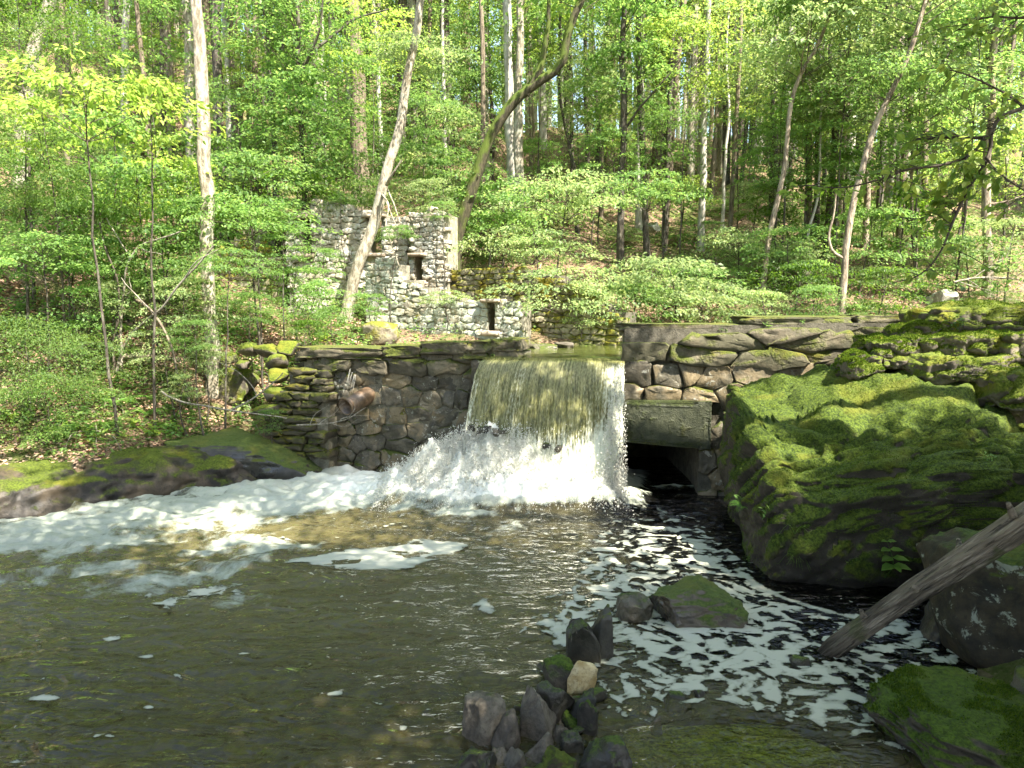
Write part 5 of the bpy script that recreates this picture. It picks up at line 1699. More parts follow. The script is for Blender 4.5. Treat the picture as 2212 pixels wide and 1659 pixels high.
tree('yellow brown tree with a crooked side limb beyond the right wall', (1815, 690), [(1822, 600), (1832, 500), (1844, 430), (1862, 370), (1895, 260), (1945, 160)], 15, 'bark_tan', 10, [('M', 0.85, 1.0, 'p'), ('W', 0.6, 0.9, 'm')], Yv=14.6, limbs=2, jit=0.02,
     extra=[([(1826, 560, 0), (1800, 545, 0), (1790, 520, 0), (1798, 470, 0), (1808, 410, 0)], 7)])
tree('thick speckled trunk half hidden at the upper right', (1935, 330), [(1938, 260), (1944, 160), (1948, 0)], 28, 'bark_pale', 17, HI, Yv=24)
tree('forked tan tree right of the ridge', (1880, 330), [(1888, 260), (1902, 200), (1920, 140), (1950, 60), (1960, 0)], 12, 'bark_tan', 14, [('M', 0.7, 1.0, 'p')], Yv=20, extra=[([(1892, 215, 0), (1872, 180, 0), (1840, 140, 0)], 7)])
tree('pinkish pine trunk at the far right', (2134, 640), [(2132, 480), (2130, 400), (2140, 250), (2146, 120), (2150, 0)], 18, 'bark_tan', 12, [('M', 0.8, 1.0, 'f')], Yv=16.5, limbs=5, twigmat='twig',
     extra=[([(2130, 480, 0), (2170, 470, -.2), (2220, 490, -.3)], 5), ([(2132, 440, 0), (2180, 430, -.2), (2230, 410, -.3)], 4)])
tree('dark thin trunk behind the right hanging branch', (1978, 660), [(1976, 560), (1972, 450), (1965, 300), (1962, 0)], 7, 'bark_brown', 13, [('S', 0.5, 1.2, 'm')], Yv=17.5)
tree('thin sapling trunk on the slope right of the crooked one', (1745, 600), [(1750, 500), (1765, 420), (1770, 300)], 6, 'bark_grey', 9, [('S', 0.7, 1.0, 'p')], Yv=17.5, limbs=1)
tree('slim grey trunk leaning left above the pond', (1250, 420), [(1235, 330), (1215, 250), (1210, 100), (1212, 0)], 8, 'bark_dark', 14, [('M', 0.6, 0.9, 'm')], Yv=22, limbs=1)
tree('grey thin trunk in the middle of the slope', (1300, 400), [(1298, 300), (1288, 200), (1280, 100), (1278, 0)], 9, 'bark_brown', 15, HI, Yv=25, limbs=1)
tree('thin grey upright trunk above the massive trunk and ruin', (700, 330), [(700, 200), (695, 0)], 8, 'bark_grey', 15, HI, Yv=24, limbs=1)
tree('slender trunk rising behind the leaning grey tree', (960, 350), [(962, 250), (958, 120), (955, 0)], 9, 'bark_grey', 16, HI, Yv=26, limbs=1)
tree('slender pale trunk left of the tall pair', (1042, 330), [(1044, 250), (1046, 120), (1045, 0)], 9, 'bark_grey', 16, HI, Yv=29, limbs=1)
tree('dark slender trunk close left of the tall pair', (1062, 340), [(1062, 230), (1056, 120), (1052, 0)], 9, 'bark_dark', 16, HI, Yv=28, limbs=1)

# the far wood: trunks along the ridge that nothing tells apart
FT = []
for i in range(4):
    mb = MB()
    S_ = smooth_path([(0, 0, -0.5), (0.1 * (i - 1), 0.05, 5), (0.25 * (i - 2), 0, 10), (0.1, 0.1, 18)], 14, 0.10, i)
    add_tube(mb, S_, np.linspace(0.19, 0.09, 14), 8, rough=0.2, seed=i)
    FT.append(mb.mesh('far_trunk', M['bark_grey'], True))
rr = random.Random(12)
k = 0
placed = []
while k < 285:
    px = rr.uniform(-60, 2270) if k < 240 else rr.choice([rr.uniform(-900, -60), rr.uniform(2270, 3100)])
    Yv = rr.uniform(27, 58) if k < 200 else rr.uniform(56, 80) if k < 240 else rr.uniform(20, 60)
    x = xc(px, Yv)
    if any(abs(px - q) < 2 for q in placed): continue
    if 1590 < px < 1690 and Yv < 36: continue
    placed.append(px)
    s_ = rr.uniform(0.7, 1.35)
    b = (x, Yv, th(x, Yv))
    t = thing('forest_tree', 'slender tree in the far wood along the ridge', 'tree', b, 'slender trees in the far wood')
    o = link('trunk', rr.choice(FT), t)
    o.scale = (s_, s_, 1.0)
    o.rotation_euler = (rr.uniform(-.03, .03), rr.uniform(-.03, .03), rr.uniform(0, 6.28))
    o.material_slots[0].link = 'OBJECT'
    o.material_slots[0].material = M[rr.choice(['bark_grey', 'bark_brown', 'bark_dark', 'bark_pale'])]
    crown(t, 'L', (0, 0, rr.uniform(6.0, 10.0) if Yv < 56 else rr.uniform(0.5, 9.0)), rr.uniform(0.65, 0.95) if Yv < 56 else 1.35, rr.choice('ymmpy'))
    if k % 4 == 0:
        crown(t, 'M', (rr.uniform(-.5, .5), 0, rr.uniform(1.0, 4.5)), rr.uniform(0.8, 1.1), rr.choice('ymp'))
    k += 1


rr = random.Random(77)
for i in range(46):
    px = rr.choice([rr.uniform(150, 620), rr.uniform(900, 2200), rr.uniform(1200, 2200)])
    Yv = rr.uniform(19, 29)
    x = xc(px, Yv)
    b = (x, Yv, th(x, Yv))
    t = thing('slim_tree', 'slim dark upright tree standing on the wooded slope', 'tree', b, 'slim dark trees on the slope')
    o = link('trunk', rr.choice(FT), t)
    s_ = rr.uniform(0.35, 0.6)
    o.scale = (s_, s_, 1.0)
    o.rotation_euler = (rr.uniform(-.05, .05), rr.uniform(-.05, .05), rr.uniform(0, 6.28))
    o.material_slots[0].link = 'OBJECT'
    o.material_slots[0].material = M[rr.choice(['bark_brown', 'bark_dark', 'bark_dark'])]
    if i % 3 == 0: crown(t, 'M', (0, 0, rr.uniform(7.5, 9)), rr.uniform(0.5, 0.8), rr.choice('ymp'))

# understory: saplings and layered small trees, each on its own stem
def sapling(label, px, py, Yv, v, sc_, m_='m', lean=0.0, cat='sapling', name='sapling', bark='bark_dark', sr=None, squash=1.0, group=None):
    c = PY(px, py, Yv)
    Hc = {'S': 1.35, 'M': 3.0, 'L': 7.0, 'F': 1.0, 'W': 0.85, 'B': 1.0}[v] * sc_ * squash
    cz = c[2] - Hc * 0.5
    bx = c[0] + lean
    g = th(bx, Yv)
    base = np.array([bx, Yv, min(g, cz) - 0.05])
    t = thing(name, label, cat, tuple(base), group)
    r = sr or (0.010 + 0.010 * sc_)
    topp = np.array([c[0], Yv, c[2] + Hc * 0.35])
    mb = MB()
    S_ = smooth_path([base, base * .55 + topp * .45 + [0.08 * math.sin(px), 0, 0], topp], 12, 0.06, px)
    add_tube(mb, rel(S_, base), np.linspace(r * 1.3, r * .3, 12), 7)
    mb.build('trunk', M[bark], t)
    crown(t, v, (c[0] - base[0], 0, cz - base[2]), sc_, m_, squash)
    return t


U = [  # label, px, py, Y, variant, scale, leaf
    ('low shrub mass of yellow green leaves at the left edge above the stone wall', 60, 420, 13.5, 'S', 1.2, 'm'),
    ('bright yellow green beech spray high at the left', 180, 190, 10.8, 'B', 1.1, 'y'),
    ('yellow green beech spray below and right of the bright one', 330, 240, 11.2, 'B', 1.0, 'y'),
    ('small yellow spray over the corner trunk', 90, 270, 11.6, 'B', 0.8, 'y'),
    ('fresh green sapling behind the yellow sprays', 250, 330, 13.5, 'S', 1.2, 'm'),
    ('fine needled hemlock sapling at the far left middle', 60, 330, 12.0, 'F', 1.2, 'f'),
    ('fine needled hemlock sapling under the first one', 120, 470, 12.2, 'F', 1.1, 'f'),
    ('dark hemlock sapling in the top left corner', 40, 60, 13.0, 'F', 1.6, 'd'),
    ('hemlock sapling beside the thin grey trunk', 150, 120, 15.0, 'F', 1.6, 'f'),
    ('leafy sapling between the hemlock and the pale vine trunk', 300, 430, 12.8, 'S', 1.0, 'm'),
    ('leafy sapling left of the pale vine trunk at its middle', 370, 400, 13.4, 'S', 0.9, 'y'),
    ('green sapling right of the pale vine trunk', 545, 400, 13.8, 'S', 1.0, 'm'),
    ('layered green sapling against the left wing of the ruin', 535, 455, 13.2, 'W', 0.85, 'm'),
    ('low leafy sapling beside the far left stone wall', 175, 560, 12.6, 'S', 0.7, 'm'),
    ('low leafy sapling before the yellow mossy wall', 350, 545, 12.4, 'S', 0.85, 'm'),
    ('thin leafy sapling at the foot of the pale vine trunk', 400, 640, 12.0, 'S', 0.6, 'p'),
    ('bushy sapling below the mill ruin window', 690, 640, 13.6, 'S', 0.55, 'm'),
    ('dark green maple over the left part of the ruin', 650, 290, 17.0, 'M', 0.75, 'm'),
    ('sunlit maple sapling above the ruin, left of the massive trunk', 700, 200, 18.5, 'M', 0.67, 'm'),
    ('yellow green treetop left of the leaning grey tree', 800, 70, 19.5, 'M', 0.67, 'y'),
    ('green sapling above the ruin top between the trunks', 740, 380, 17.5, 'S', 1.0, 'm'),
    ('green sapling right of the leaning grey tree', 920, 260, 17.5, 'M', 0.52, 'm'),
    ('layered sapling right of the leaning grey trunk at mid height', 950, 360, 17.4, 'W', 0.95, 'm'),
    ('pale sapling between the leaning trunks near the ruin pier', 930, 420, 15.9, 'S', 0.55, 'p'),
    ('wide layered maple with pale leaves before the tall pair', 1225, 415, 15.4, 'W', 1.0, 'p'),
    ('second layered maple lower left above the pond wall', 1150, 520, 15.0, 'W', 0.85, 'p'),
    ('low layered maple leaning over the back of the pond', 1220, 615, 14.0, 'W', 1.05, 'p'),
    ('small maple spray hanging beside the pond wall', 1275, 660, 13.8, 'S', 0.55, 'p'),
    ('sunny layered maple right of the pond', 1440, 600, 14.6, 'W', 1.1, 'p'),
    ('pale layered maple at the foot of the straight grey trunk', 1530, 640, 14.8, 'W', 1.0, 'p'),
    ('green sapling behind the right end of the pond', 1370, 660, 14.2, 'S', 0.8, 'm'),
    ('layered green sapling in front of the dark upright tree', 1400, 400, 16.6, 'W', 1.0, 'm'),
    ('green maple left of the dark upright tree', 1300, 330, 19.0, 'M', 0.55, 'm'),
    ('maple sapling right of the dark upright tree', 1430, 290, 19.0, 'M', 0.52, 'm'),
    ('sapling high between the kinked tree and the dark tree', 1290, 180, 21.0, 'M', 0.74, 'p'),
    ('yellow green treetop above the straight grey trunk', 1500, 90, 19.0, 'M', 0.67, 'y'),
    ('yellow sapling on the slope left of the ridge clearing', 1585, 190, 21.0, 'M', 0.59, 'y'),
    ('pale green treetop at the upper right', 1700, 80, 18.0, 'M', 0.70, 'p'),
    ('pale green treetop further right', 1840, 90, 17.0, 'M', 0.95, 'p'),
    ('pale leafy treetop near the top right corner', 1990, 110, 17.0, 'M', 0.95, 'p'),
    ('green treetop in the top right corner', 2120, 90, 16.0, 'M', 0.90, 'm'),
    ('small bright sapling before the ridge clearing', 1770, 300, 19.5, 'S', 0.9, 'y'),
    ('layered sapling over the right part of the slope', 1900, 330, 18.0, 'W', 1.3, 'm'),
    ('green sapling on the slope under the ridge clearing', 1640, 430, 20.0, 'S', 0.7, 'p'),
    ('bushy sapling beyond the right dam wall', 1700, 530, 16.0, 'S', 0.75, 'm'),
    ('pale layered sapling on the mid slope', 1600, 520, 17.2, 'W', 0.8, 'p'),
    ('leafy sapling behind the crooked limb tree', 1880, 500, 16.5, 'S', 0.9, 'm'),
    ('green sapling at the right edge of the slope', 2080, 560, 16.0, 'S', 0.9, 'm'),
    ('pale sapling at the far right edge', 2190, 520, 15.5, 'S', 0.9, 'p'),
    ('low green bush just beyond the right dam wall', 1760, 650, 14.2, 'S', 0.55, 'm'),
    ('low pale bush beyond the right dam wall, left of the tan tree', 1640, 660, 14.2, 'S', 0.55, 'p'),
    ('low bush beyond the right dam wall, right of the tan tree', 1920, 620, 14.6, 'S', 0.7, 'd'),
    ('hemlock bough sapling at the upper right', 1830, 200, 20.0, 'F', 1.9, 'f'),
    ('green treetop left of the tall pair', 1020, 90, 22.0, 'M', 0.81, 'm'),
    ('pale treetop above the kinked mossy tree', 1180, 60, 22.0, 'M', 0.67, 'y'),
    ('green treetop above the dark curved tree', 620, 60, 19.0, 'M', 0.67, 'm'),
    ('green treetop right of the pale vine trunk', 520, 130, 20.0, 'M', 0.52, 'y'),
    ('green treetop at the top left', 330, 60, 20.0, 'M', 0.67, 'm'),
    ('green sapling on the bank above the dark curved tree foot', 640, 420, 16.2, 'S', 0.9, 'd'),
    ('leafy sapling on the left bank above the water', 240, 640, 11.9, 'S', 0.45, 'p'),
    ('broad leafy sapling hanging over the far left stone wall', 90, 545, 11.2, 'W', 0.75, 'm'),
    ('dense sapling mass between the far left wall and the twisted stems', 215, 500, 12.6, 'S', 0.95, 'm'),
    ('leafy spray beside the pale vine trunk at shoulder height', 500, 560, 11.8, 'W', 0.55, 'm'),
    ('low spray of leaves in front of the pale vine trunk foot', 420, 720, 11.4, 'S', 0.40, 'm'),
    ('leafy sapling over the yellow mossy wall', 440, 480, 12.9, 'S', 0.75, 'm'),
    ('leafy bush on the slope left of the bent stems', 190, 660, 11.7, 'S', 0.55, 'm'),
    ('leafy bush between the bent stems and the vine trunk', 345, 740, 11.6, 'S', 0.42, 'p'),
    ('leafy sprig hanging over the ruin left window', 615, 520, 13.4, 'S', 0.5, 'm'),
    ('drooping maple spray over the ruin top right', 860, 500, 14.0, 'W', 0.32, 'm'),
    ('leafy bush at the foot of the leaning grey tree', 790, 655, 13.6, 'S', 0.35, 'm'),
    ('leafy sapling on the left bank just outside the view', -260, 560, 12.0, 'S', 1.3, 'm'),
    ('broad sapling further out on the left bank', -420, 700, 11.0, 'W', 1.2, 'm'),
    ('low shrub out of view on the left bank by the water', -240, 850, 10.0, 'S', 0.7, 'p'),
    ('leafy sapling behind the ledges just outside the view at right', 2420, 560, 13.0, 'S', 1.3, 'm'),
    ('leafy spray growing on the jagged ruin top', 735, 428, 15.9, 'W', 0.28, 'm'),
    ('leafy spray growing on the ruined pier top', 955, 452, 15.1, 'S', 0.28, 'm'),
    ('small leafy spray before the ruin wall left of the leaning trunk', 700, 560, 15.0, 'S', 0.40, 'm'),
    ('bush leaning over the low mill wall top', 960, 640, 13.9, 'W', 0.35, 'p'),
    ('dark leafy bush on the upper slope right of the ridge clearing', 1800, 430, 22.0, 'M', 0.52, 'd'),
    ('dark leafy bush under the speckled trunk at the right', 1950, 470, 18.0, 'S', 1.2, 'd'),
    ('shaded sapling between the crooked tree and the tan tree', 1740, 440, 18.5, 'S', 1.1, 'd'),
    ('shaded bush beyond the dam right of the crooked tree', 1740, 600, 15.4, 'W', 0.8, 'd'),
    ('green treetop over the ridge at the right', 1800, 180, 24.0, 'M', 0.96, 'm'),
    ('green treetop over the ridge far right', 2030, 260, 24.0, 'M', 0.96, 'm'),
    ('pale treetop over the ridge clearing', 1640, 130, 26.0, 'M', 0.96, 'p'),
]
for i, (lb, px, py, Yv, v, sc_, m_) in enumerate(U):
    sapling(lb, px, py, Yv, v, sc_, m_, lean=0.25 * math.sin(i * 2.3))
# young growth on the slope that nothing tells apart
rr = random.Random(4)
for i in range(54):
    px = rr.uniform(-500, 2700)
    Yv = rr.uniform(17, 27)
    x = xc(px, Yv)
    g = th(x, Yv)
    if 600 < px < 1000 and Yv < 19: continue
    v = rr.choice(['S', 'W', 'S', 'W', 'M'])
    s_ = rr.uniform(0.7, 1.2) * (0.7 if v == 'M' else 1.1)
    t = thing('young_tree', 'young leafy tree growing on the wooded slope', 'tree', (x, Yv, g - .05), 'young trees on the slope')
    h_ = rr.uniform(0.3, 2.2) if v != 'M' else rr.uniform(1.5, 3)
    mb = MB()
    add_tube(mb, smooth_path([(0, 0, 0), (0.1, 0, h_ * .5), (0, 0, h_ + 1.0)], 8, 0.08, i), np.linspace(0.035, 0.012, 8), 6)
    mb.build('trunk', M['bark_dark'], t)
    crown(t, v, (0, 0, h_), s_, rr.choice('mmypp'))

for i in range(115):
    px = rr.uniform(-500, 2700)
    Yv = rr.uniform(14.5, 26)
    x = xc(px, Yv)
    if 430 < px < 1360 and Yv < 18: continue
    g = th(x, Yv)
    t = thing('bush', 'low leafy bush growing out of the leaf litter on the slope', 'bush', (x, Yv, g - .05), 'low bushes on the slope')
    mb = MB()
    add_tube(mb, smooth_path([(0, 0, 0), (0.05, 0, .3), (0, 0, 0.7)], 6, 0.05, i), np.linspace(0.02, 0.008, 6), 5)
    mb.build('stem', M['bark_dark'], t)
    crown(t, rr.choice('SWF'), (0, 0, 0.1), rr.uniform(0.5, 0.95), rr.choice('mmpd'), rr.uniform(.6, 1))
# shrubs on the left bank
for lb, px, py, Yv, v, s_, m_ in (
        ('large soft green shrub at the left edge above the ledge', 60, 770, 10.6, 'F', 1.25, 'f'),
        ('soft green shrub at the left edge right beside the pale rock', 95, 870, 10.2, 'F', 0.9, 'f'),
        ('feathery green shrub right of the large soft one', 175, 770, 11.2, 'F', 0.75, 'f'),
        ('green shrub at the foot of the mill ruin', 640, 610, 14.0, 'S', 0.55, 'm'),
        ('green bush on the ground before the ruin', 720, 690, 13.0, 'S', 0.42, 'm'),
        ('small dark bush above the left dam end', 665, 715, 12.6, 'S', 0.35, 'd'),
        ('small green bush on the bank above the hollow', 540, 660, 12.8, 'S', 0.42, 'm'),
        ('small leafy bush left of the hollow', 440, 770, 11.9, 'S', 0.42, 'p'),
        ('small leafy bush under the leaning dead stems', 400, 830, 11.4, 'S', 0.30, 'p'),
        ('small bush beside the abutment foot', 580, 905, 11.3, 'S', 0.28, 'm')):
    sapling(lb, px, py, Yv, v, s_, m_, cat='shrub', name='shrub', sr=0.012)


def fern_mesh(seed, nf=9, L=0.5):
    rs = np.random.RandomState(seed)
    mb = MB()
    for f in range(nf):
        a = f / nf * 6.28 + rs.uniform(-.3, .3)
        l = L * rs.uniform(.7, 1.1)
        t = np.linspace(0, 1, 16)
        P = np.column_stack([np.cos(a) * l * t * .8, np.sin(a) * l * t * .8, l * (1.1 * t - 0.95 * t ** 2)])
        add_tube(mb, P, np.linspace(.004, .001, 16), 3)
        d = np.gradient(P, axis=0)
        sd = np.array([-math.sin(a), math.cos(a), 0])
        for s_ in (-1, 1):
            w_ = l * 0.20 * np.sin(np.pi * np.clip(t[2:] * .92 + .08, 0, 1)) ** .8
            V = leaf_quads(P[2:], np.tile([0, 0, 1.0], (14, 1)), s_ * sd + d[2:] * 3 + [0, 0, -.2], w_, 0.14)
            add_leaves(mb, V, rs.rand(14) * .6 + .2)
    return mb.mesh('fern_fronds', M['fern'], False)


def herb_mesh(seed, n=26, L=0.16, hexa=True):
    rs = np.random.RandomState(seed)
    mb = MB()
    st = []
    for k in range(5):
        tip = np.array([rs.normal(0, .07), rs.normal(0, .07), rs.uniform(.08, .22)])
        add_tube(mb, [[0, 0, -0.03], tip * .5 + [0, 0, .02], tip], [.003, .002, .001], 3)
        st.append(tip)
    st = np.array(st)
    i = rs.randint(0, 5, n)
    c = st[i] * rs.uniform(.4, 1, (n, 1)) + rs.normal(0, .03, (n, 3))
    a = rs.uniform(0, 6.28, n)
    V = leaf_hex(c, np.array([0, 0, 1.0]) + rs.normal(0, .3, (n, 3)), np.column_stack([np.cos(a), np.sin(a), rs.normal(-.15, .3, n)]), L * .5 * rs.uniform(.5, 1.1, n))
    add_leaves(mb, V, rs.rand(n))
    return mb.mesh('herb_leaves', M['leaf_m'], False)


FM = [fern_mesh(i) for i in range(3)]
HM = [herb_mesh(i) for i in range(4)]
rr = random.Random(9)
fern_at = [('large dark green fern clump on the bank left of the dead stems', 262, 862, 10.9, 1.15), ('fern beside the large dark clump', 320, 880, 10.9, 0.8), ('small fern right at the ledge edge', 360, 905, 10.8, 0.6),
           ('fern at the far left under the pale wall', 40, 690, 12.6, 1.0), ('fern right of the one under the pale wall', 110, 700, 12.4, 0.9), ('bright fern just left of the abutment top', 590, 735, 12.3, 0.6),
           ('fern growing by the pale vine trunk foot', 500, 700, 12.4, 0.8), ('fern growing below the ruin corner', 780, 700, 13.2, 0.7), ('tiny fern tuft on the shelf by the water', 236, 905, 10.7, 0.7)]
for lb, px, py, Yv, s_ in fern_at:
    p = hit(px, py + 20, 9.5, 20)
    o = link('fern', rr.choice(FM), None, tuple(p))
    o.scale = (s_,) * 3
    o.rotation_euler = (0, 0, rr.uniform(0, 6))
    tag(o, lb, 'fern')
n = 0
while n < 170:
    px, py = rr.uniform(-20, 830), rr.uniform(640, 960)
    p = hit(px, py, 9.2, 22)
    if p[2] < 0.5 or (p[1] > 12.0 and p[0] > -3.2 and p[2] < 1.9): continue
    s_ = rr.uniform(0.7, 1.7)
    o = link('herb', rr.choice(HM), None, tuple(p))
    o.scale = (s_,) * 3
    o.rotation_euler = (0, 0, rr.uniform(0, 6))
    o.material_slots[0].link = 'OBJECT'
    o.material_slots[0].material = M[rr.choice(['leaf_m', 'leaf_p', 'leaf_m', 'leaf_y'])]
    tag(o, 'small leafy herb growing on the left bank', 'herb', 'herbs on the left bank')
    n += 1
# seedlings rooted on top of the dam walls and ledges
for i, (px, py, Yv, s_) in enumerate(((870, 760, 11.45, .7), (925, 762, 11.3, .7), (985, 752, 11.1, .8), (1000, 748, 11.1, .8), (1060, 775, 10.8, .5), (1660, 706, 9.9, .5), (1735, 700, 9.8, .4), (1560, 716, 10.0, .5), (845, 770, 11.4, .5), (800, 775, 11.5, .4))):
    p = PY(px, py, Yv)
    o = link('seedling', HM[i % 4], None, tuple(p))
    o.scale = (s_,) * 3
    tag(o, 'seedling rooted in the stones of the dam', 'seedling', 'seedlings in the dam walls')
# ground cover and litter as masses
rs = np.random.RandomState(21)
n = 110000
Yg = np.concatenate([rs.uniform(9, 17, n // 2), 17 + 25 * rs.rand(n - n // 2) ** 1.3])
Xg = rs.uniform(-1.0, 1.0, n) * Yg
Xg[:n // 3] = rs.uniform(-12, -2.6, n // 3)
Zg = terrain(Xg, Yg)
cov = fbm(Xg * .7, Yg * .7, 3, 3)
damy = np.interp(Xg, DAMX, DAMY)
ok = (Zg > 0.5) & (cov > -0.02 - 0.25 * ss(Yg, 14, 18)) & ~((Xg > -4) & (Yg < damy + .5)) & ~((Xg > -.9) & (Yg < 13.4))
Xg, Yg, Zg = Xg[ok], Yg[ok], Zg[ok]
n = len(Xg)
a = rs.uniform(0, 6.28, n)
hgt = rs.rand(n) ** 1.5 * 0.30
size = (0.05 + 0.0022 * Yg) * rs.uniform(.6, 1.3, n)
V = leaf_quads(np.column_stack([Xg, Yg, Zg + hgt * (0.5 + Yg / 30)]), np.array([0, 0, 1.0]) + rs.normal(0, .35, (n, 3)), np.column_stack([np.cos(a), np.sin(a), rs.normal(0, .3, n)]), size)
mb = MB()
add_leaves(mb, V, rs.rand(n))
o = mb.build('undergrowth', M['leaf_m'], smooth=False)
tag(o, 'low green undergrowth spread over the slope', kind='stuff')
n = 90000
Yg = np.concatenate([rs.uniform(8.5, 15, n // 2), 15 + 20 * rs.rand(n - n // 2) ** 1.5])
Xg = rs.uniform(-1.0, 1.0, n) * Yg
Xg[:n // 2] = rs.uniform(-11, -2.4, n // 2)
Zg = terrain(Xg, Yg)
damy = np.interp(Xg, DAMX, DAMY)
ok = (Zg > 0.42) & ~((Xg > -4) & (Yg < damy + .5)) & ~((Xg > -.9) & (Yg < 13.4)) & (fbm(Xg * 1.1, Yg * 1.1, 13, 2) > -0.35)
Xg, Yg, Zg = Xg[ok], Yg[ok], Zg[ok]
n = len(Xg)
a = rs.uniform(0, 6.28, n)
V = leaf_quads(np.column_stack([Xg, Yg, Zg + 0.005 + 0.03 * rs.rand(n)]), np.array([0, 0, 1.0]) + rs.normal(0, .45, (n, 3)), np.column_stack([np.cos(a), np.sin(a), rs.normal(0, .3, n)]), (0.055 + 0.001 * Yg) * rs.uniform(.6, 1.3, n), 0.33)
mb = MB()
add_leaves(mb, V, rs.rand(n))
o = mb.build('leaf_litter', M['litter'], smooth=False)
tag(o, 'pinkish brown dead leaves lying on the slope', kind='stuff')


# dead stems, twigs and fallen branches
def stick(name, label, path, w0, w1, mat='twig', cat='branch', side=(), jit=0.03, group=None):
    Q = [PY(*p) for p in path]
    b = Q[0]
    t = thing(name, label, cat, tuple(b), group)
    mb = MB()
    S_ = smooth_path(Q, 30, jit, path[0][0])
    add_tube(mb, rel(S_, b), np.linspace(w0, w1, 30) / 2 / F_PX * b[1], 8, rough=0.15)
    mb.build('stem', M[mat], t)
    for sp in side:
        Q2 = [PY(*p) for p in sp]
        mb = MB()
        add_tube(mb, rel(smooth_path(Q2, 16, jit, sp[0][0]), b), np.linspace(w0 * .5, w1 * .5, 16) / 2 / F_PX * b[1], 6)
        mb.build('side_branch', M[mat], t)
    return t


stick('bent_sapling', 'pale bent stem arching up right from the left bank', [(252, 805, 11.6), (262, 770, 11.6), (285, 722, 11.5), (320, 690, 11.4), (350, 665, 11.3), (380, 620, 11.2), (420, 575, 11.1), (462, 530, 11.0)], 6, 3,
      cat='sapling', side=[[(400, 598, 11.1), (430, 560, 11), (470, 540, 11)], [(335, 680, 11.3), (300, 640, 11.2), (262, 600, 11.2)]])
stick('bent_sapling', 'dark thin stem standing beside the pale bent one', [(246, 805, 11.7), (245, 740, 11.7), (256, 680, 11.7), (254, 610, 11.7), (228, 540, 11.7), (215, 480, 11.7)], 6, 3, mat='twig_dark', cat='sapling')
stick('bent_sapling', 'twisted pale stem climbing to a fork left of the vine trunk', [(262, 800, 11.8), (266, 640, 11.8), (280, 560, 11.7), (300, 530, 11.7), (340, 515, 11.6), (390, 500, 11.5)], 6, 3,
      cat='sapling', side=[[(282, 555, 11.7), (262, 520, 11.7), (230, 470, 11.7)], [(266, 640, 11.8), (285, 625, 11.7), (280, 600, 11.7)], [(300, 530, 11.7), (320, 545, 11.6), (350, 550, 11.6)]])
stick('dead_branch', 'mottled dead branch arching down to the bank from the left', [(295, 648, 11.5), (325, 670, 11.4), (352, 710, 11.3), (372, 750, 11.2), (380, 785, 11.1)], 7, 4, mat='bark_brown')
stick('dead_branch', 'fallen branch lying across the lower bank toward the abutment', [(348, 845, 11.2), (400, 868, 11.1), (460, 880, 11.0), (530, 892, 10.9), (620, 904, 10.8)], 5, 2)
stick('dead_branch', 'bare bleached branch propped against the abutment', [(500, 885, 11.0), (545, 862, 11.0), (580, 835, 10.95), (612, 805, 10.9)], 4.5, 2, side=[[(555, 855, 11), (540, 830, 11), (500, 795, 11), (470, 782, 11)], [(575, 838, 11), (578, 812, 11), (550, 798, 11)]])
stick('dead_branch', 'twiggy bleached branch reaching over the wet rocks by the pipe', [(640, 918, 10.7), (700, 915, 10.7), (745, 905, 10.6), (790, 880, 10.6)], 4, 1,
      side=[[(690, 915, 10.7), (730, 890, 10.6), (745, 870, 10.6)], [(715, 912, 10.7), (745, 920, 10.6), (775, 905, 10.6)], [(735, 906, 10.6), (760, 900, 10.6), (800, 898, 10.6)], [(670, 916, 10.7), (680, 895, 10.7), (712, 872, 10.7)], [(750, 903, 10.6), (765, 880, 10.6), (762, 862, 10.6)]])
stick('dead_branch', 'old log lying on the upper bank behind the bent stems', [(270, 770, 12.0), (320, 772, 12.0), (390, 778, 12.0)], 13, 10, mat='bark_tan')
stick('fallen_log', 'pale fallen trunk lying on the slope below the ridge clearing', [(1620, 388, 21), (1650, 400, 20.8), (1690, 425, 20.5)], 7, 4, cat='fallen log')
stick('fallen_log', 'dark fallen log along the ridge clearing', [(1560, 322, 32), (1640, 320, 32), (1720, 318, 32)], 7, 6, mat='bark_dark', cat='fallen log')
stick('bare_brush', 'tangle of bare pale twigs at the right edge of the slope', [(2060, 610, 15), (2130, 600, 15), (2240, 610, 15)], 4, 2, cat='brush',
      side=[[(2100, 602, 15), (2150, 570, 15), (2230, 540, 15)], [(2090, 604, 15), (2150, 640, 15), (2230, 650, 15)], [(2120, 600, 15), (2180, 600, 15), (2230, 575, 15)], [(2130, 600, 15), (2170, 560, 15), (2190, 500, 15)], [(2070, 608, 15), (2120, 625, 15), (2220, 632, 15)]])
rs = np.random.RandomState(31)
for i in range(46):
    px, py = rs.uniform(0, 640), rs.uniform(600, 950)
    p = hit(px, py, 9.5, 20)
    if p[2] < 0.5: continue
    a = rs.uniform(0, 6.28)
    L = rs.uniform(0.2, 0.7)
    mb = MB()
    q = np.array([[0, 0, 0.02], [math.cos(a) * L * .5, math.sin(a) * L * .5, 0.05], [math.cos(a) * L, math.sin(a) * L, 0.03 + th(p[0] + math.cos(a) * L, p[1] + math.sin(a) * L) - p[2]]])
    add_tube(mb, smooth_path(q, 7, .03, i), np.linspace(.009, .003, 7), 5)
    o = mb.build('fallen_twig', M['twig'], loc=tuple(p))
    tag(o, 'dry twig lying on the left bank', 'twig', 'dry twigs on the left bank')


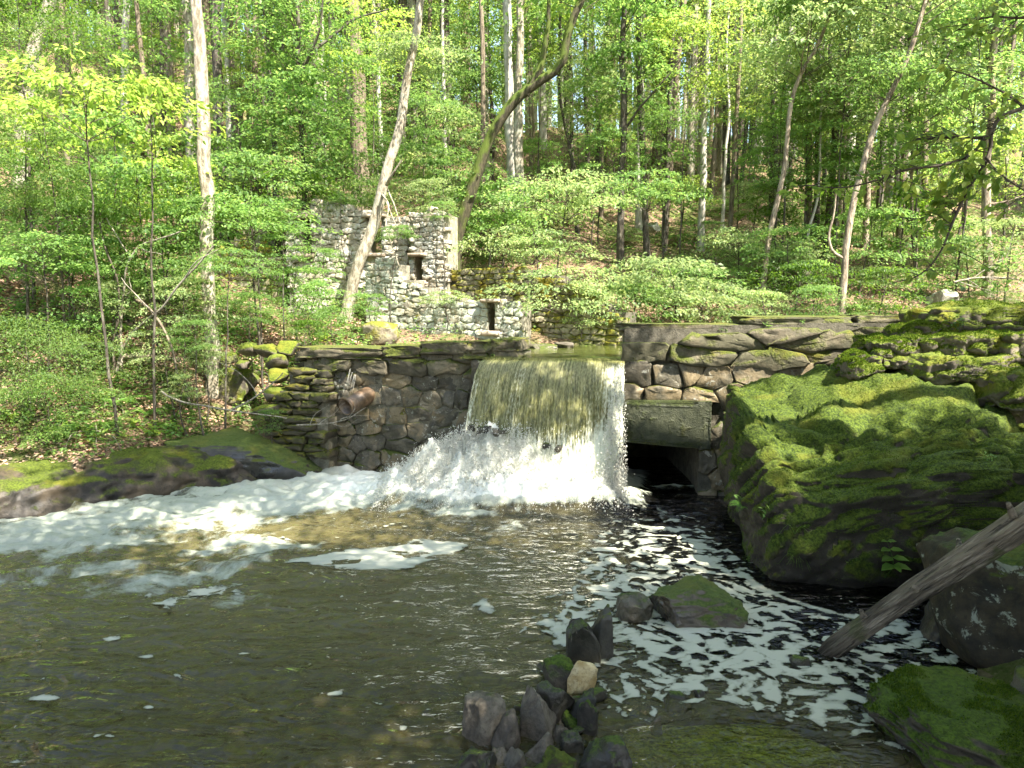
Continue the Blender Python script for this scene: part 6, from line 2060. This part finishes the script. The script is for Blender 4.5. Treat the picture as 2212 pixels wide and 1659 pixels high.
# plants on the great boulder
def on_boulder(px, py):
    d = ray(px, py)
    pw = p + BC
    t = (pw * d).sum(1)
    P0 = np.array([0, 0, EYE])
    rel_ = pw - P0
    t = rel_ @ d / (d @ d)
    dist = np.linalg.norm(rel_ - t[:, None] * d, axis=1)
    k = np.nonzero(dist < 0.06)[0]
    return pw[k[np.argmin(t[k])]]


p = np.array([v.co[:] for v in bm_o.data.vertices])
b = on_boulder(1912, 1262)
t = thing('leafy_seedling', 'bright seedling with paired pointed leaves on the boulder face', 'seedling', tuple(b))
mb = MB()
top_ = np.array([-0.05, -0.10, 0.40])
St = smooth_path([(0, 0, 0), (0.02, -0.10, 0.16), top_], 12)
add_tube(mb, St, np.linspace(.005, .002, 12), 5)
mb.build('stem', M['fern'], t)
for i, (f, L) in enumerate(((0.50, .16), (0.68, .145), (0.84, .12), (1.0, .08))):
    c = St[int(f * 11)]
    for s_ in (-1, 1, 0) if i in (0, 3) else (-1, 1):
        mb = MB()
        dvv = np.array([[s_ * 1.0 + 0.05, -0.45 if s_ else -1.0, -0.12 + 0.1 * i]])
        V = leaf_hex(np.array([c]), np.array([[0, -0.35, 1.0]]), dvv, np.array([L * (1 if s_ else .8)]), 0.30)
        add_leaves(mb, V, np.array([.8]))
        mb.build('leaf', M['fern'], t, smooth=False)
for i, (lb, nm, px, py, s_, me) in enumerate((('small fern hanging at the lower left corner of the boulder', 'fern', 1596, 1100, .42, FM[0]), ('sprig of round leaves right of the hanging fern', 'seedling', 1640, 1125, .8, HM[0]),
                                              ('tiny seedling low on the boulder below the paired leaves', 'seedling', 1835, 1228, .5, HM[1]), ('sprout at the waterline on the left of the boulder', 'seedling', 1612, 1220, .5, HM[2]),
                                              ('seedling on the right shoulder of the boulder', 'seedling', 2130, 985, .35, HM[3]), ('seedling on the topmost mossy ledge', 'seedling', 2070, 708, .8, HM[0]),
                                              ('second seedling on the ledge further right', 'seedling', 2130, 745, .8, HM[1]), ('seedling in the dam top near the ledges', 'seedling', 1912, 680, .8, HM[2]))):
    q = on_boulder(px, py) if py > 800 else PY(px, py, 8.6)
    o = link(nm, me, None, tuple(q))
    o.scale = (s_,) * 3
    o.rotation_euler = (0.5 if py > 800 else 0, 0, i * 1.3)
    tag(o, lb, nm)
def tuft(px, py, n, L, seed, label):
    b = on_boulder(px, py)
    rs = np.random.RandomState(seed)
    mb = MB()
    for i in range(n):
        a = rs.uniform(0, 6.28)
        l = L * rs.uniform(.5, 1.1)
        q = [(0, 0, 0), (math.cos(a) * l * .3, -abs(math.sin(a)) * l * .3, l * .45), (math.cos(a) * l * .8, -abs(math.sin(a)) * l * .6, l * rs.uniform(-.3, .4))]
        add_tube(mb, smooth_path(q, 7), np.linspace(.003, .0008, 7), 3)
    o = mb.build('grass_tuft', M['leaf_y'], loc=tuple(b))
    tag(o, label, 'grass')
tuft(1712, 1228, 26, 0.20, 5, 'pale grass tuft growing on the lower face of the boulder')
tuft(1722, 1160, 3, 0.3, 6, 'single long grass stalks above the pale tuft')

# overhanging branch of a near tree, reaching in from the right
nt = thing('overhanging_tree', 'near maple reaching in from the right with big dark edged leaves', 'tree', (6.1, 4.6, th(6.1, 4.6)))
nb = np.array([6.1, 4.6, th(6.1, 4.6)])
mb = MB()
tp = smooth_path([nb, nb + [0.1, 0, 2.5], nb + [-0.1, 0.3, 5.0], nb + [0.2, .2, 11]], 20, .08, 3)
add_tube(mb, rel(tp, nb), np.linspace(.22, .10, 20), 14, rough=.15)
mb.build('trunk', M['bark_dark'], nt)
BR = [([(2320, 150, 5.2), (2212, 232, 5.0), (2150, 262, 4.9), (2135, 292, 4.85), (2060, 296, 4.9), (1960, 300, 5.0)], 13, 4),
      ([(2128, 295, 4.85), (2090, 330, 4.8), (2030, 352, 4.8), (1960, 362, 4.9), (1900, 385, 5.0), (1820, 405, 5.1), (1740, 400, 5.2)], 7, 2),
      ([(2140, 280, 4.85), (2128, 350, 4.8), (2095, 400, 4.8), (2060, 470, 4.75), (2030, 540, 4.7), (1990, 585, 4.7), (1930, 610, 4.7)], 9, 2),
      ([(2095, 400, 4.8), (2050, 420, 4.9), (2000, 470, 5.0), (1960, 480, 5.0)], 4, 1.5),
      ([(2128, 340, 4.8), (2170, 380, 4.7), (2230, 420, 4.7)], 5, 2),
      ([(2212, 232, 5.0), (2150, 190, 5.2), (2080, 160, 5.3), (2000, 150, 5.4)], 6, 2),
      ([(2320, 20, 4.6), (2220, 40, 4.7), (2130, 40, 4.8), (2060, 70, 5.0)], 6, 2)]
rs = np.random.RandomState(17)
tw = MB()
lv = MB()
for i, (path, w0, w1) in enumerate(BR):
    Q = smooth_path([PY(*q) for q in path], 26, .03, i)
    mb = MB()
    add_tube(mb, rel(Q, nb), np.linspace(w0, w1, 26) / 2 / F_PX * 4.9, 7, rough=.1)
    mb.build('branch', M['twig_dark'], nt)
    L = np.linalg.norm(Q[-1] - Q[0])
    for k in range(int(L * 26)):
        f = rs.uniform(0.15 if i else 0.5, 1.0)
        b = Q[int(f * 25)]
        d = np.array([rs.normal(-.5, .6), rs.normal(-.1, .6), rs.normal(-.15, .35)])
        d /= np.linalg.norm(d)
        l = rs.uniform(.10, .36)
        q = np.array([b, b + d * l * .5 + [0, 0, .015], b + d * l])
        add_tube(tw, rel(q, nb), [.004, .0028, .0012], 4)
        m_ = rs.randint(4, 8)
        c = b + d * l * rs.uniform(.4, 1, (m_, 1)) + rs.normal(0, .02, (m_, 3))
        dd_ = d * .7 + rs.normal(0, .55, (m_, 3)) + [0, 0, -.3]
        V = leaf_hex(rel(c, nb), np.array([0, 0, 1.0]) + rs.normal(0, .4, (m_, 3)), dd_, .072 * rs.uniform(.6, 1.2, m_), .30)
        add_leaves(lv, V, rs.rand(m_))
tag(tw.build('twigs', M['twig_dark'], nt), kind='stuff')
o = lv.build('leaves', M['leaf_y'], nt, smooth=False)
crown(nt, 'L', (5.6, 1.6, 7.2), 0.7, 'm')

# trees of the near bank, beside and behind the viewer; their crowns shade the pool
for i, (x, y, cx_, cy_, cz, s_, v) in enumerate((
        (7.6, 1.6, 6.7, 0.4, 7.4, 0.5, 'D'), (9.4, 7.2, 8.8, 0.4, 7.4, 0.6, 'L'), (4.6, -1.2, 4.2, 0.4, 6.6, 0.9, 'D'), (2.0, -4.0, 1.6, -1.0, 6.8, 0.9, 'D'),
        (-5.2, 0.8, -3.4, 1.2, 7.2, 0.8, 'D'), (-8.5, 3.5, -0.6, 5.4, 8.0, 0.45, 'D'), (11.5, 3.0, 10.4, 0.4, 7.0, 0.9, 'D'), (9.0, 5.0, 4.9, 4.0, 7.0, 0.55, 'L'),
        (-1.8, -4, -1.0, 2.2, 6.8, 0.7, 'D'), (9.0, -3.0, 7.5, -1.5, 7.0, 0.9, 'D'), (11.0, 6.0, 8.6, 1.4, 7.6, 0.65, 'D'), (3.0, -3.0, 2.6, 2.2, 6.8, 0.6, 'D'), (-3.0, -3.5, 0.2, 0.0, 7.0, 0.8, 'D'),
        (10.5, 5.0, 3.2, 5.8, 8.3, 0.55, 'D'), (-9.0, 4.5, 0.8, 5.7, 8.5, 0.55, 'D'))):
    g = th(x, y)
    t = thing('shade_tree', 'tree of the near bank outside the view whose crown shades the pool', 'tree', (x, y, g), 'trees of the near bank')
    mb = MB()
    add_tube(mb, smooth_path([(0, 0, -.2), (0, 0, (cz - g) * .55), (0.05 * (cx_ - x), 0.05 * (cy_ - y), cz - g), ((cx_ - x) * .6, (cy_ - y) * .6, cz - g + 1.2), (cx_ - x, cy_ - y, cz - g + 2.5)], 22, .08, i), np.linspace(.2, .05, 22), 10, rough=.15)
    mb.build('trunk', M['bark_brown'], t)
    crown(t, v, (cx_ - x, cy_ - y, cz - g), s_, 'm')
